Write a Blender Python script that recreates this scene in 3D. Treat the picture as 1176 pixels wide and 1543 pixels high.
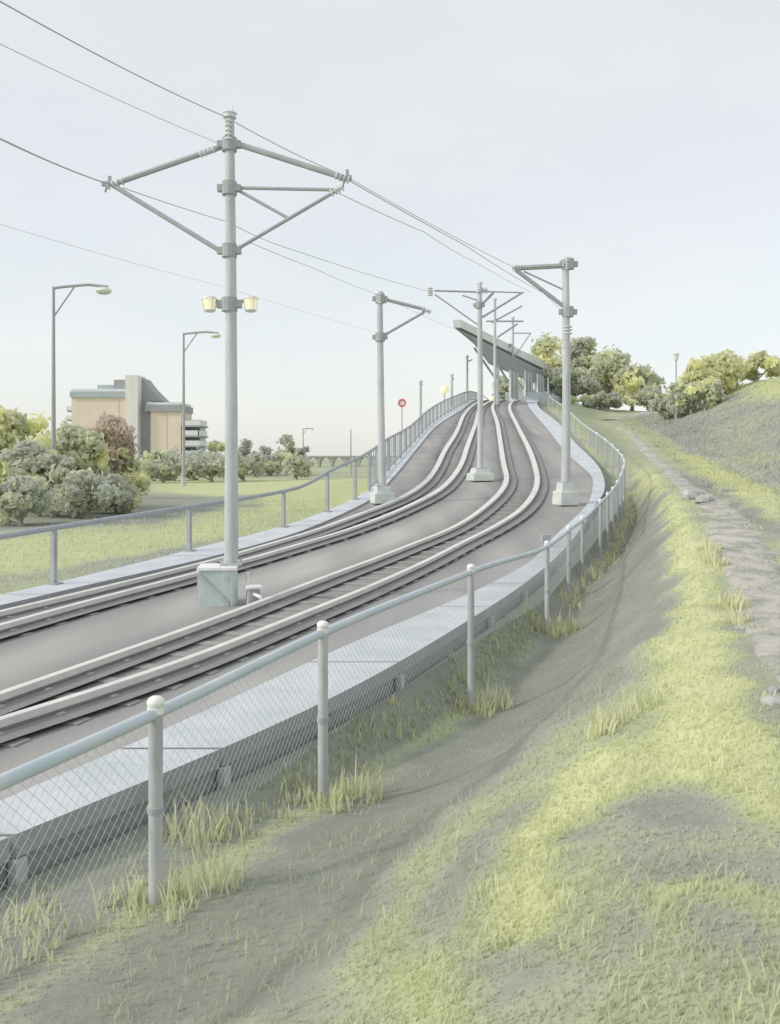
import bpy, math, random
import numpy as np
from mathutils import Vector, noise
random.seed(7); rng = np.random.default_rng(7)
for o in list(bpy.data.objects): bpy.data.objects.remove(o)
SC = bpy.context.scene; COL = SC.collection
R = math.radians
# ------------------------------------------------------------------ camera (at the origin, looking along +Y, level)
F, HX, HY = 1300.0, 588.0, 690.0          # focal length and horizon in photograph pixels (1176 wide)
cd = bpy.data.cameras.new('camera'); cam = bpy.data.objects.new('camera', cd); COL.objects.link(cam)
cam.location = (0, 0, 0); cam.rotation_euler = (R(90), 0, 0)
cd.sensor_fit = 'VERTICAL'; cd.sensor_height = 24.0; cd.lens = 24.0*F/1543.0
cd.shift_y = -(1543/2-HY)/1543.0; cd.clip_start = 0.05; cd.clip_end = 8000
SC.camera = cam
# ------------------------------------------------------------------ world and sun
SUN_EL, SUN_AZ = 32.0, 252.0              # azimuth clockwise from +Y: behind and left of the viewer
W = bpy.data.worlds.new('World'); SC.world = W; W.use_nodes = True
nt = W.node_tree; nt.nodes.clear(); N = nt.nodes.new; L = nt.links.new
out = N('ShaderNodeOutputWorld'); bg1 = N('ShaderNodeBackground'); bg2 = N('ShaderNodeBackground'); add = N('ShaderNodeAddShader')
sky = N('ShaderNodeTexSky'); sky.sky_type = 'NISHITA'; sky.sun_disc = False
sky.sun_elevation = R(SUN_EL); sky.sun_rotation = R(SUN_AZ); sky.air_density = 1.0; sky.dust_density = 1.6
L(sky.outputs[0], bg1.inputs[0]); bg1.inputs[1].default_value = 0.05
tc = N('ShaderNodeTexCoord'); mp = N('ShaderNodeMapping'); mp.inputs['Scale'].default_value = (1.6, 1.6, 4.2)
mp.inputs['Rotation'].default_value = (0.2, 0.1, 0.5)
nz = N('ShaderNodeTexNoise'); nz.inputs['Scale'].default_value = 1.5; nz.inputs['Detail'].default_value = 7; nz.inputs['Roughness'].default_value = .55
cr = N('ShaderNodeValToRGB'); cr.color_ramp.elements[0].position = .3; cr.color_ramp.elements[1].position = .72
cr.color_ramp.elements[0].color = (.665, .675, .665, 1); cr.color_ramp.elements[1].color = (.745, .735, .70, 1)
L(tc.outputs['Generated'], mp.inputs[0]); L(mp.outputs[0], nz.inputs['Vector']); L(nz.outputs['Fac'], cr.inputs[0])
L(cr.outputs[0], bg2.inputs[0]); bg2.inputs[1].default_value = 1.0
L(bg1.outputs[0], add.inputs[0]); L(bg2.outputs[0], add.inputs[1]); L(add.outputs[0], out.inputs[0])
sl = bpy.data.lights.new('sun', 'SUN'); sl.energy = 1.7; sl.angle = R(5); sl.color = (1.0, .95, .84)
so = bpy.data.objects.new('sun', sl); COL.objects.link(so)
sd = Vector((math.sin(R(SUN_AZ))*math.cos(R(SUN_EL)), math.cos(R(SUN_AZ))*math.cos(R(SUN_EL)), math.sin(R(SUN_EL))))
so.rotation_euler = sd.to_track_quat('Z', 'Y').to_euler(); so.location = (-20, -10, 30)
SC.cycles.max_bounces = 16; SC.cycles.diffuse_bounces = 10; SC.cycles.transmission_bounces = 8
SC.view_settings.view_transform = 'Standard'; SC.view_settings.look = 'None'
SC.view_settings.exposure = 0.0; SC.view_settings.gamma = 1.0

# ------------------------------------------------------------------ materials
def lin(c):
    return tuple((v/255/12.92 if v/255 <= .04045 else ((v/255+.055)/1.055)**2.4) for v in c)
MATS = {}
def mat(name, c1, c2=None, scale=3.0, rough=.8, metal=0.0, bump=0.0, detail=5, stretch=(1, 1, 1), tint=None, ramp=(.35, .65), emit=0, trans=0, fine=None):
    m = bpy.data.materials.new(name); m.use_nodes = True; t = m.node_tree; t.nodes.clear(); N = t.nodes.new; L = t.links.new
    o = N('ShaderNodeOutputMaterial'); b = N('ShaderNodeBsdfPrincipled'); L(b.outputs[0], o.inputs[0])
    b.inputs['Roughness'].default_value = rough; b.inputs['Metallic'].default_value = metal
    b.inputs['Specular IOR Level'].default_value = .3
    c2 = c2 or tuple(v*.93 for v in c1)
    tcn = N('ShaderNodeTexCoord'); mpn = N('ShaderNodeMapping'); mpn.inputs['Scale'].default_value = stretch
    g = N('ShaderNodeNewGeometry'); L(g.outputs['Position'], mpn.inputs[0])
    nn = N('ShaderNodeTexNoise'); nn.inputs['Scale'].default_value = scale; nn.inputs['Detail'].default_value = detail; nn.inputs['Roughness'].default_value = .6
    L(mpn.outputs[0], nn.inputs['Vector'])
    rp = N('ShaderNodeValToRGB'); e = rp.color_ramp.elements
    e[0].position, e[1].position = ramp; e[0].color = (*lin(c1), 1); e[1].color = (*lin(c2), 1)
    L(nn.outputs['Fac'], rp.inputs[0]); colout = rp.outputs[0]
    if tint:                                   # tint: list of (pos, colour) over the 'tint' attribute
        at = N('ShaderNodeAttribute'); at.attribute_name = 'tint'
        ma = N('ShaderNodeMath'); ma.operation = 'MULTIPLY_ADD'; ma.inputs[1].default_value = .34; 
        ms = N('ShaderNodeMath'); ms.operation = 'ADD'; ms.inputs[1].default_value = -.17
        L(nn.outputs['Fac'], ma.inputs[0]); L(at.outputs['Fac'], ma.inputs[2]); L(ma.outputs[0], ms.inputs[0])
        r2 = N('ShaderNodeValToRGB'); el = r2.color_ramp.elements
        while len(el) < len(tint): el.new(.5)
        for i, (p, c) in enumerate(tint): el[i].position = p; el[i].color = (*lin(c), 1)
        L(ms.outputs[0], r2.inputs[0]); colout = r2.outputs[0]
    if fine:                                   # fine grain: (scale, strength)
        n3 = N('ShaderNodeTexNoise'); n3.inputs['Scale'].default_value = fine[0]; n3.inputs['Detail'].default_value = 3
        L(mpn.outputs[0], n3.inputs['Vector'])
        mr = N('ShaderNodeMapRange'); mr.inputs['From Min'].default_value = .3; mr.inputs['From Max'].default_value = .7
        mr.inputs['To Min'].default_value = 1-fine[1]; mr.inputs['To Max'].default_value = 1+fine[1]
        L(n3.outputs['Fac'], mr.inputs[0])
        vm = N('ShaderNodeVectorMath'); vm.operation = 'SCALE'; L(colout, vm.inputs[0]); L(mr.outputs[0], vm.inputs['Scale']); colout = vm.outputs[0]
    L(colout, b.inputs['Base Color'])
    if bump:
        bp = N('ShaderNodeBump'); bp.inputs['Strength'].default_value = bump; bp.inputs['Distance'].default_value = .03
        L((n3 if fine else nn).outputs['Fac'], bp.inputs['Height']); L(bp.outputs[0], b.inputs['Normal'])
    if emit:
        b.inputs['Emission Color'].default_value = (*lin(c1), 1); b.inputs['Emission Strength'].default_value = emit
    if trans:
        tr = N('ShaderNodeBsdfTranslucent'); mx = N('ShaderNodeMixShader'); mx.inputs[0].default_value = trans
        L(colout, tr.inputs[0]); L(b.outputs[0], mx.inputs[1]); L(tr.outputs[0], mx.inputs[2]); L(mx.outputs[0], o.inputs[0])
    MATS[name] = m; return m
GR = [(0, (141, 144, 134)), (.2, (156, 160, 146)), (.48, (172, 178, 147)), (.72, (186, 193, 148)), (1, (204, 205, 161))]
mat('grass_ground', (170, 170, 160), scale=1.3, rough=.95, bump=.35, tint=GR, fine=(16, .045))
GB = [(0, (192, 194, 189)), (.2, (201, 203, 196)), (.48, (208, 212, 187)), (.72, (216, 220, 182)), (1, (226, 227, 190))]
mat('grass_blade', (170, 170, 160), scale=1.3, rough=.9, tint=GB, trans=.5)
mat('tall_grass', (170, 170, 160), scale=1.3, rough=.9, tint=[(0, (190, 195, 178)), (.5, (212, 217, 180)), (1, (234, 234, 200))], trans=.5)
mat('field', (176, 182, 156), (196, 200, 152), scale=.12, rough=.95, stretch=(.35, 1, 1), fine=(1.2, .06))
mat('ballast', (152, 151, 150), (172, 169, 166), scale=.55, rough=.95, bump=.15, stretch=(1, .5, 1), fine=(30, .03), ramp=(.4, .7))
mat('track_ballast', (0, 0, 0), scale=1.1, rough=.95, bump=.15, stretch=(1, .45, 1), tint=[(0, (128, 128, 128)), (.35, (148, 148, 147)), (.7, (165, 164, 162)), (1, (184, 182, 179))], fine=(30, .03))
mat('rail_bed', (136, 135, 136), (147, 144, 144), scale=1.2, rough=.95, bump=.25, fine=(25, .05))
mat('rail_steel', (226, 226, 219), (214, 214, 211), scale=2.5, rough=.5, metal=0, bump=.05)
mat('rail_rust', (205, 188, 176), (220, 200, 190), scale=4, rough=.7)
mat('rail_side', (166, 163, 161), (174, 170, 166), scale=6, rough=.8)
mat('sleeper', (164, 163, 161), (152, 151, 149), scale=5, rough=.9, bump=.2)
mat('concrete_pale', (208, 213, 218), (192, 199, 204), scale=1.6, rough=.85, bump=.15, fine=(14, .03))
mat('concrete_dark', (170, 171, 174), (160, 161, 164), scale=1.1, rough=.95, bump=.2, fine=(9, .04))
mat('wall_dark', (164, 166, 167), (172, 173, 172), scale=.9, rough=.95, bump=.25, fine=(8, .04), stretch=(1, 1, .5))
mat('mast_steel', (204, 207, 209), (182, 186, 189), scale=3.0, rough=.55, metal=.0, stretch=(1, 1, .25), bump=.05, fine=(20, .04))
mat('mast_dark', (164, 167, 169), (174, 177, 179), scale=6, rough=.6)
mat('rail_blue', (184, 198, 206), (200, 208, 213), scale=2.2, rough=.5, bump=.04)
mat('post_steel', (198, 200, 201), (172, 175, 178), scale=5, rough=.6, stretch=(1, 1, .3))
mat('fence_dark', (160, 165, 172), (174, 178, 184), scale=3, rough=.6)
mat('cap_white', (240, 241, 238), (226, 228, 226), scale=9, rough=.5)
mat('ceramic', (226, 229, 229), (205, 209, 210), scale=12, rough=.35)
mat('wire_grey', (176, 180, 184), rough=.6)
mat('mesh_wire', (198, 203, 206), rough=.6)
mat('footing', (214, 220, 214), (196, 204, 203), scale=2.6, rough=.85, bump=.25, fine=(15, .04))
mat('footing_green', (206, 220, 216), (188, 202, 200), scale=3.2, rough=.8, bump=.2)
mat('lamp_lens', (246, 240, 196), (240, 236, 208), scale=14, rough=.4, emit=.35)
mat('lamp_white', (226, 226, 218), (216, 218, 214), scale=9, rough=.5)
mat('dirt', (192, 188, 181), (154, 156, 146), scale=2.4, rough=.95, bump=.35, fine=(14, .07), ramp=(.45, .62))
mat('rock', (188, 188, 188), (160, 160, 164), scale=3, rough=.95, bump=.4)
mat('brick_tan', (232, 217, 199), (222, 209, 194), scale=.35, rough=.9, fine=(4, .03))
mat('brick_shade', (206, 198, 186), (196, 190, 182), scale=.35, rough=.9)
mat('tower_render', (230, 229, 225), (220, 219, 216), scale=.3, rough=.9, stretch=(3, 3, .3))
mat('roof_teal', (172, 182, 186), (180, 189, 192), scale=.4, rough=.8)
mat('roof_white', (222, 230, 232), (214, 222, 226), scale=.4, rough=.8)
mat('roof_dark', (158, 159, 162), (168, 168, 170), scale=.4, rough=.8)
mat('glass_dark', (160, 164, 168), (170, 174, 178), scale=.5, rough=.25)
mat('balcony_white', (226, 228, 230), (214, 217, 219), scale=1, rough=.8)
mat('bark', (156, 150, 143), (168, 162, 154), scale=4, rough=.95, bump=.4, stretch=(1, 1, .3))
LF = lambda a, b, c: [(0, a), (.5, b), (1, c)]
mat('leaf_olive', (0, 0, 0), scale=.9, rough=.8, tint=LF((208, 210, 198), (220, 223, 192), (250, 250, 204)), trans=.5)
mat('leaf_dark', (0, 0, 0), scale=.9, rough=.8, tint=LF((206, 209, 200), (216, 220, 198), (244, 246, 204)), trans=.5)
mat('leaf_red', (0, 0, 0), scale=.9, rough=.8, tint=LF((204, 188, 181), (214, 200, 192), (240, 236, 206)), trans=.5)
mat('leaf_gold', (0, 0, 0), scale=.9, rough=.8, tint=LF((208, 211, 194), (224, 227, 192), (246, 244, 202)), trans=.5)
mat('leaf_grey', (0, 0, 0), scale=.9, rough=.8, tint=LF((206, 209, 204), (214, 218, 208), (232, 236, 220)), trans=.5)
mat('sign_red', (226, 130, 134), (220, 120, 124), scale=8, rough=.5)
mat('canopy_white', (228, 232, 230), (214, 220, 218), scale=.5, rough=.6)
mat('canopy_dark', (138, 140, 140), (150, 151, 150), scale=.5, rough=.8)
mat('viaduct', (170, 172, 170), (182, 182, 178), scale=.3, rough=.9)

# ------------------------------------------------------------------ mesh helpers
class MB:
    def __init__(s): s.v = []; s.f = []; s.t = []
    def add(s, vs, fs, t=None):
        b = len(s.v); s.v += [tuple(v) for v in vs]; s.f += [tuple(b+i for i in f) for f in fs]
        if t is not None: s.t += [t]*len(vs)
        return s
    def box(s, c, size, rz=0, taper=1.0):
        x, y, z = [k/2 for k in size]; ca, sa = math.cos(rz), math.sin(rz); vs = []
        for dz in (-z, z):
            k = taper if dz > 0 else 1
            for dx, dy in ((-x, -y), (x, -y), (x, y), (-x, y)):
                vs.append((c[0]+(dx*ca-dy*sa)*k, c[1]+(dx*sa+dy*ca)*k, c[2]+dz))
        return s.add(vs, [(3, 2, 1, 0), (4, 5, 6, 7), (0, 1, 5, 4), (1, 2, 6, 5), (2, 3, 7, 6), (3, 0, 4, 7)])
    def tube(s, pts, r, n=8, cap=True, rr=None):
        pts = [Vector(p) for p in pts]; vs = []; fs = []; prev = None
        for i, p in enumerate(pts):
            d = (pts[min(i+1, len(pts)-1)]-pts[max(i-1, 0)]).normalized()
            u = Vector((0, 0, 1)) if abs(d.z) < .9 else Vector((1, 0, 0))
            a = d.cross(u).normalized(); b = a.cross(d).normalized()
            if prev is not None and a.dot(prev) < 0: a, b = -a, -b
            prev = a; q = (rr[i] if rr else r)
            for k in range(n):
                th = 2*math.pi*k/n; vs.append(p+a*math.cos(th)*q+b*math.sin(th)*q)
        for i in range(len(pts)-1):
            for k in range(n): fs.append((i*n+k, i*n+(k+1) % n, (i+1)*n+(k+1) % n, (i+1)*n+k))
        if cap: fs.append(tuple(range(n))[::-1]); fs.append(tuple((len(pts)-1)*n+k for k in range(n)))
        return s.add(vs, fs)
    def blob(s, c, r, n=8, m=6, jit=0, seed=0):
        rd = random.Random(seed); vs = []; fs = []
        r = (r, r, r) if not hasattr(r, '__len__') else r
        for i in range(1, m):
            ph = math.pi*i/m
            for k in range(n):
                th = 2*math.pi*k/n; q = 1+rd.uniform(-jit, jit)
                vs.append((c[0]+r[0]*q*math.sin(ph)*math.cos(th), c[1]+r[1]*q*math.sin(ph)*math.sin(th), c[2]+r[2]*q*math.cos(ph)))
        vs += [(c[0], c[1], c[2]+r[2]), (c[0], c[1], c[2]-r[2])]; a, b = len(vs)-2, len(vs)-1
        for i in range(m-2):
            for k in range(n): fs.append((i*n+k, (i+1)*n+k, (i+1)*n+(k+1) % n, i*n+(k+1) % n))
        for k in range(n): fs.append((a, k, (k+1) % n)); fs.append((b, (m-2)*n+(k+1) % n, (m-2)*n+k))
        return s.add(vs, fs)
    def sweep(s, prof, path, closed=True):      # prof: list of (lateral, z); path: list of (x,y,z,nx,ny)
        vs = []; fs = []; n = len(prof)
        for (x, y, z, nx, ny) in path:
            for (a, b) in prof: vs.append((x+nx*a, y+ny*a, z+b))
        for i in range(len(path)-1):
            for k in range(n if closed else n-1):
                k2 = (k+1) % n; fs.append((i*n+k, i*n+k2, (i+1)*n+k2, (i+1)*n+k))
        if closed: fs.append(tuple(range(n))[::-1]); fs.append(tuple((len(path)-1)*n+k for k in range(n)))
        return s.add(vs, fs)
def wloc(o):
    v = Vector((0, 0, 0))
    while o is not None: v += o.location; o = o.parent
    return v
def obj(name, mb, m, parent=None, smooth=False, bevel=0, origin=None):
    vs = mb.v; off = wloc(parent) if parent else Vector((0, 0, 0))
    if parent is None and origin is None and vs:
        a = np.array(vs); origin = ((a[:, 0].min()+a[:, 0].max())/2, (a[:, 1].min()+a[:, 1].max())/2, a[:, 2].min())
    loc = Vector(origin)-off if origin is not None else Vector((0, 0, 0))
    tot = off+loc; a = np.array(vs, dtype=float)-np.array(tot)
    me = bpy.data.meshes.new(name); me.from_pydata(a.tolist(), [], mb.f)
    if mb.t:
        at = me.attributes.new('tint', 'FLOAT', 'POINT'); at.data.foreach_set('value', np.array(mb.t, dtype=np.float32))
    mm = m if isinstance(m, (list, tuple)) else [m]
    for q in mm: me.materials.append(MATS[q])
    if smooth: me.polygons.foreach_set('use_smooth', [True]*len(me.polygons))
    me.update(); o = bpy.data.objects.new(name, me); COL.objects.link(o); o.parent = parent; o.location = loc
    if bevel:
        b = o.modifiers.new('bevel', 'BEVEL'); b.width = bevel; b.segments = 2; b.limit_method = 'ANGLE'
    if smooth:
        try: me.set_sharp_from_angle(angle=R(40))
        except Exception: pass
    return o
def tag(o, label, cat, group=None, kind=None):
    if label: o['label'] = label
    if cat: o['category'] = cat
    if group: o['group'] = group
    if kind: o['kind'] = kind
    return o
def struct(o): o['kind'] = 'structure'; return o
def thing(name, loc, label, cat, group=None):
    o = bpy.data.objects.new(name, None); COL.objects.link(o); o.location = loc; o.empty_display_size = .3
    return tag(o, label, cat, group)
def P(px, py, Y): return Vector(((px-HX)/F*Y, Y, (HY-py)/F*Y))

# ------------------------------------------------------------------ curves
class Cur:                                     # monotone cubic through (x, y), straight on beyond both ends
    def __init__(s, pts):
        pts = sorted(pts); x = np.array([p[0] for p in pts], float); y = np.array([p[1] for p in pts], float)
        d = np.diff(y)/np.diff(x); m = np.zeros(len(x)); m[0] = d[0]; m[-1] = d[-1]
        for i in range(1, len(x)-1):
            if d[i-1]*d[i] > 0:
                w1 = 2*(x[i+1]-x[i])+(x[i]-x[i-1]); w2 = (x[i+1]-x[i])+2*(x[i]-x[i-1])
                m[i] = (w1+w2)/(w1/d[i-1]+w2/d[i])
        s.x, s.y, s.m = x, y, m
    def __call__(s, q):
        q = np.asarray(q, float); x, y, m = s.x, s.y, s.m
        i = np.clip(np.searchsorted(x, q)-1, 0, len(x)-2); h = x[i+1]-x[i]; t = (q-x[i])/h
        r = (2*t**3-3*t**2+1)*y[i]+(t**3-2*t**2+t)*h*m[i]+(-2*t**3+3*t**2)*y[i+1]+(t**3-t**2)*h*m[i+1]
        r = np.where(q < x[0], y[0]+(q-x[0])*m[0], r); r = np.where(q > x[-1], y[-1]+(q-x[-1])*m[-1], r)
        return r if r.ndim else float(r)
hC = Cur([(-30, -2.34), (0, -2.34), (14, -2.34), (18, -2.28), (22, -2.08), (28, -1.5), (36, -.83), (46, .5), (57, 2.1), (70, 3.8), (90, 6.0), (103, 6.5), (125, 6.8), (200, 6.85), (260, 6.85)])
def h(Y): return hC(Y)
_Y = np.linspace(3, 95, 4000); _PY = HY-F*hC(_Y)/_Y
def solveY(py): return float(np.interp(-py, -_PY, _Y))
def smooth_curve(pts, n=3):
    return Cur(pts)
def trace(pl, extra=()):
    pts = []
    for px, py in pl:
        Y = solveY(py); pts.append((Y, (px-HX)/F*Y))
    pts = sorted(pts)+list(extra); c = Cur(pts)
    g = np.arange(pts[0][0], pts[-1][0], .25); v = np.array(c(g))     # smooth the hand-traced kinks
    for _ in range(30): v[1:-1] = .25*v[:-2]+.5*v[1:-1]+.25*v[2:]
    return Cur(list(zip(g[::4], v[::4])))
XL_IN = trace([(0, 912), (100, 888), (200, 866), (300, 843), (400, 817), (480, 790), (560, 752), (590, 722), (622, 684), (656, 644), (692, 620), (727, 604)], [(110, 13.6), (200, 33)])
XL_OUT = trace([(0, 896), (100, 874), (200, 850), (300, 824), (400, 800), (480, 775), (545, 745), (580, 712), (610, 680), (645, 642), (683, 617), (718, 602.5)], [(110, 12.4), (200, 31.5)])
XR_IN = trace([(0, 1207), (235, 1106), (487, 987), (710, 893), (800, 846), (837, 806), (884, 762), (893, 737), (888, 712), (860, 688), (832, 655), (800, 617)], [(90, 14.2), (110, 19), (200, 40)])
XR_OUT = trace([(0, 1267), (235, 1172), (487, 1060), (710, 932), (825, 852), (892, 769), (912, 735), (899, 698), (868, 668), (848, 643), (812, 613)], [(90, 15.6), (110, 20.6), (200, 41.6)])
L1 = trace([(0, 930), (150, 893), (300, 855), (400, 826), (470, 805), (540, 779), (596, 758), (633, 736), (656, 710), (671, 680), (688, 653), (699, 627), (714, 611)], [(100, 13), (110, 14.9), (200, 34.5)])
L2 = trace([(0, 951), (150, 908), (300, 868), (400, 840), (500, 810), (587, 779), (625, 762), (660, 743), (682, 722), (697, 698), (704, 676), (717, 640), (725, 615)], [(100, 14), (110, 16), (200, 36)])
R1 = trace([(0, 1058), (100, 1022), (300, 950), (450, 891), (600, 833), (700, 790), (735, 764), (757, 741), (764, 722), (759, 700), (754, 666), (750, 640), (743, 612)], [(100, 14.6), (110, 17), (200, 37.6)])
R2 = trace([(0, 1098), (200, 1035), (450, 935), (600, 871), (700, 820), (744, 798), (784, 773), (804, 748), (810, 724), (805, 699), (795, 673), (781, 645), (768, 614)], [(100, 15.8), (110, 18.3), (200, 39)])
FEN = [(3.2, -2.0, -1.43, -2.5), (5.0, -1.358, -1.46, -2.577), (7.1, -.552, -1.42, -2.84), (10.5, .985, -1.37, -3.07), (15, 2.73, -1.52, -3.06), (20, 4.37, -1.49, -2.85), (23.5, 5.73, -1.2, -2.86), (27.5, 7.1, -1.0, -2.64), (31, 8.3, -.62, -2.38), (34.5, 9.37, -.13, -2.0), (38, 10.05, .3, -1.4), (42, 10.5, .88, -.5), (49, 10.95, 1.95, .9), (60, 12.2, 3.5, 2.5), (75, 13.9, 5.3, 4.2), (90, 16.6, 7.0, 5.8), (110, 21.5, 7.6, 6.4), (200, 42.5, 7.9, 6.5)]
XF = Cur([(a, b) for a, b, c, d in FEN]); ZT = Cur([(a, c) for a, b, c, d in FEN]); ZF = Cur([(a, d) for a, b, c, d in FEN]+[(-20, -2.5), (0, -2.5)])
PTH = [(-20, -2.5, -1.6), (0, 1.3, -1.62), (5, 2.95, -1.74), (10.8, 4.75, -1.75), (15, 6.0, -1.38), (20, 7.6, -1.15), (29, 10, -1.0), (40, 12.8, -.46), (50, 15, .27), (62, 17.4, 1.65), (75, 19.3, 3.0), (90, 24, 4.5), (105, 31.5, 5.7), (140, 50, 7.0), (220, 95, 7.2)]
XP = Cur([(a, b) for a, b, c in PTH]); ZP = Cur([(a, c) for a, b, c in PTH])
def ss(t): t = np.clip(t, 0, 1); return t*t*(3-2*t)
def vnoise(x, y, s, seed=0):
    x = np.asarray(x, float)*s+seed*17.3; y = np.asarray(y, float)*s-seed*9.1
    xi = np.floor(x); yi = np.floor(y); fx = ss(x-xi); fy = ss(y-yi)
    def hs(a, b): v = np.sin(a*127.1+b*311.7+seed*74.7)*43758.5453; return v-np.floor(v)
    return (hs(xi, yi)*(1-fx)+hs(xi+1, yi)*fx)*(1-fy)+(hs(xi, yi+1)*(1-fx)+hs(xi+1, yi+1)*fx)*fy-.5
def T(X, Y):
    X = np.asarray(X, float); Y = np.asarray(Y, float)
    xl, xr, xf, xp, hh = XL_OUT(Y), XR_OUT(Y), XF(Y), XP(Y), h(Y)
    # right-hand bank
    zf, zp = ZF(Y), ZP(Y)
    far = ss((Y-150)/250)
    t = ss((X-xf-.3)/np.maximum(xp-.7-xf-.3, .5)); z = zf+(zp-zf)*t
    xs = xp+2.2; Hh = np.interp(Y, [0, 15, 30, 60, 90, 130, 400], [1.6, 3.0, 4.4, 4.4, 3.4, 2.0, 0])
    z = z+Hh*ss((X-xs)/(9+Y*.05))
    z = z+(.09*vnoise(X, Y, 1.1, 1)+.05*vnoise(X, Y, 2.9, 2))*np.clip((X-xf)/.8, 0, 1)+.25*vnoise(X, Y, .17, 3)*ss((X-xp)/4)
    z = z*(1-far)+(-1.5)*far
    zin = np.maximum(zf-.05, hh-.30)
    z = np.where(X < xf, zin+(z-zin)*ss((X-xr)/np.maximum(xf-xr, .1)), z)
    # left-hand field
    d = xl-X; zl = np.maximum(-2.95, hh-.35-.9*np.clip(d-.15, 0, None))+.06*vnoise(X, Y, .3, 4)+.12*vnoise(X, Y, .06, 5)*ss(d/10)
    zl = np.minimum(zl, hh-.25)
    z = np.where(X < xl, zl, z)
    z = np.where((X >= xl) & (X <= xr), np.minimum(np.minimum(hh-.7, z), zf), z)
    return z
def ground_hit(px, py, y0=2.0, y1=140):        # the point of the ground behind a photograph pixel
    Y = np.geomspace(y0, y1, 1500); X = (px-HX)/F*Y; z = (HY-py)/F*Y
    k = np.where(T(X, Y) >= z)[0]
    if len(k) == 0: return None
    return Vector((X[k[0]], Y[k[0]], float(T(X[k[0]], Y[k[0]]))))

# ------------------------------------------------------------------ shaded verge, sunlit strips and other tones put into the grass tint (in world x, y)
def unpoly(pl):
    r = []
    for p in pl:
        q = ground_hit(*p)
        if q is not None: r.append((q.x, q.y))
    return np.array(r)
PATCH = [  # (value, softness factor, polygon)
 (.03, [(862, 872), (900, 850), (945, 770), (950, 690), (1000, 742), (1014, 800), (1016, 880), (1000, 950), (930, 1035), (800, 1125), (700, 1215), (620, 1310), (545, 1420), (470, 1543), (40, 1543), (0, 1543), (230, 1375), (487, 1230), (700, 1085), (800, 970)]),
 (1.0, [(945, 690), (1000, 742), (1014, 800), (1016, 900), (1005, 1000), (1000, 1100), (940, 1180), (1000, 1195), (1100, 1200), (1176, 1270), (1176, 1130), (1120, 1030), (1095, 940), (1070, 850), (1040, 775), (990, 715)]),
 (.80, [(940, 1095), (1010, 1100), (1000, 1190), (930, 1200), (900, 1220)]),
 (1.1, [(880, 1115), (935, 1140), (880, 1280), (780, 1410), (735, 1390), (790, 1270)]),
 (.85, [(1010, 678), (1060, 690), (1176, 742), (1176, 790), (1100, 742), (1040, 708)]),
 (.75, [(960, 1340), (1060, 1325), (1176, 1325), (1176, 1385), (1050, 1380), (980, 1400)]),
 (.8, [(580, 1470), (640, 1450), (740, 1490), (760, 1543), (590, 1543)]),
 (.05, [(790, 1335), (850, 1250), (900, 1228), (915, 1245), (870, 1290), (815, 1345)]), (.05, [(940, 1205), (1005, 1190), (1070, 1215), (1090, 1245), (1010, 1262), (950, 1245)]),
 (0, [(900, 1300), (980, 1280), (1090, 1285), (1176, 1292), (1176, 1320), (1050, 1326), (960, 1318)]), (.2, [(1100, 1225), (1150, 1235), (1176, 1270), (1130, 1265)]),
 (-.1, [(1020, 1395), (1060, 1385), (1176, 1400), (1176, 1425), (1080, 1415), (1020, 1412)]),
 (-.05, [(892, 1372), (930, 1370), (934, 1425), (900, 1430)]),
 (-.05, [(730, 1425), (830, 1415), (820, 1452), (735, 1450)]),
 (-.05, [(640, 1385), (700, 1300), (760, 1220), (800, 1210), (740, 1290), (690, 1390), (640, 1420)]),
 (-.1, [(850, 1465), (885, 1460), (880, 1485), (855, 1485)]),
 (-.1, [(1040, 1465), (1090, 1465), (1080, 1482), (1045, 1482)]), (-.1, [(1095, 1455), (1135, 1455), (1130, 1472), (1100, 1472)]),
 (.7, [(0, 1480), (200, 1400), (215, 1375), (60, 1470), (0, 1520)]),
 (.62, [(300, 1320), (440, 1225), (460, 1225), (330, 1325)]),
 (.55, [(320, 1170), (470, 1110), (640, 1090), (600, 1115), (490, 1190)]),
 (.05, [(1000, 700), (1060, 722), (1176, 800), (1176, 830), (1090, 770), (1030, 728)]),
 (.8, [(225, 722), (300, 716), (480, 716), (540, 722), (470, 738), (330, 748), (250, 742)]),
 (.7, [(390, 748), (560, 722), (560, 738), (470, 765), (400, 775)]),
 (.08, [(-60, 745), (180, 742), (250, 746), (380, 752), (330, 768), (240, 790), (-60, 805)]),
 (.7, [(-60, 818), (60, 808), (240, 800), (390, 772), (330, 812), (200, 838), (60, 862), (-60, 868)]),
 (.1, [(1085, 880), (1110, 940), (1150, 1060), (1176, 1110), (1176, 1020), (1130, 930)]),
]
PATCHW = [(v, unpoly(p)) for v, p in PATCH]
def inside(poly, X, Y):
    c = np.zeros(X.shape, bool); n = len(poly)
    for i in range(n):
        x1, y1 = poly[i]; x2, y2 = poly[(i+1) % n]
        with np.errstate(divide='ignore', invalid='ignore'):
            k = ((y1 > Y) != (y2 > Y)) & (X < (x2-x1)*(Y-y1)/(y2-y1)+x1)
        c ^= k
    return c
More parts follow.
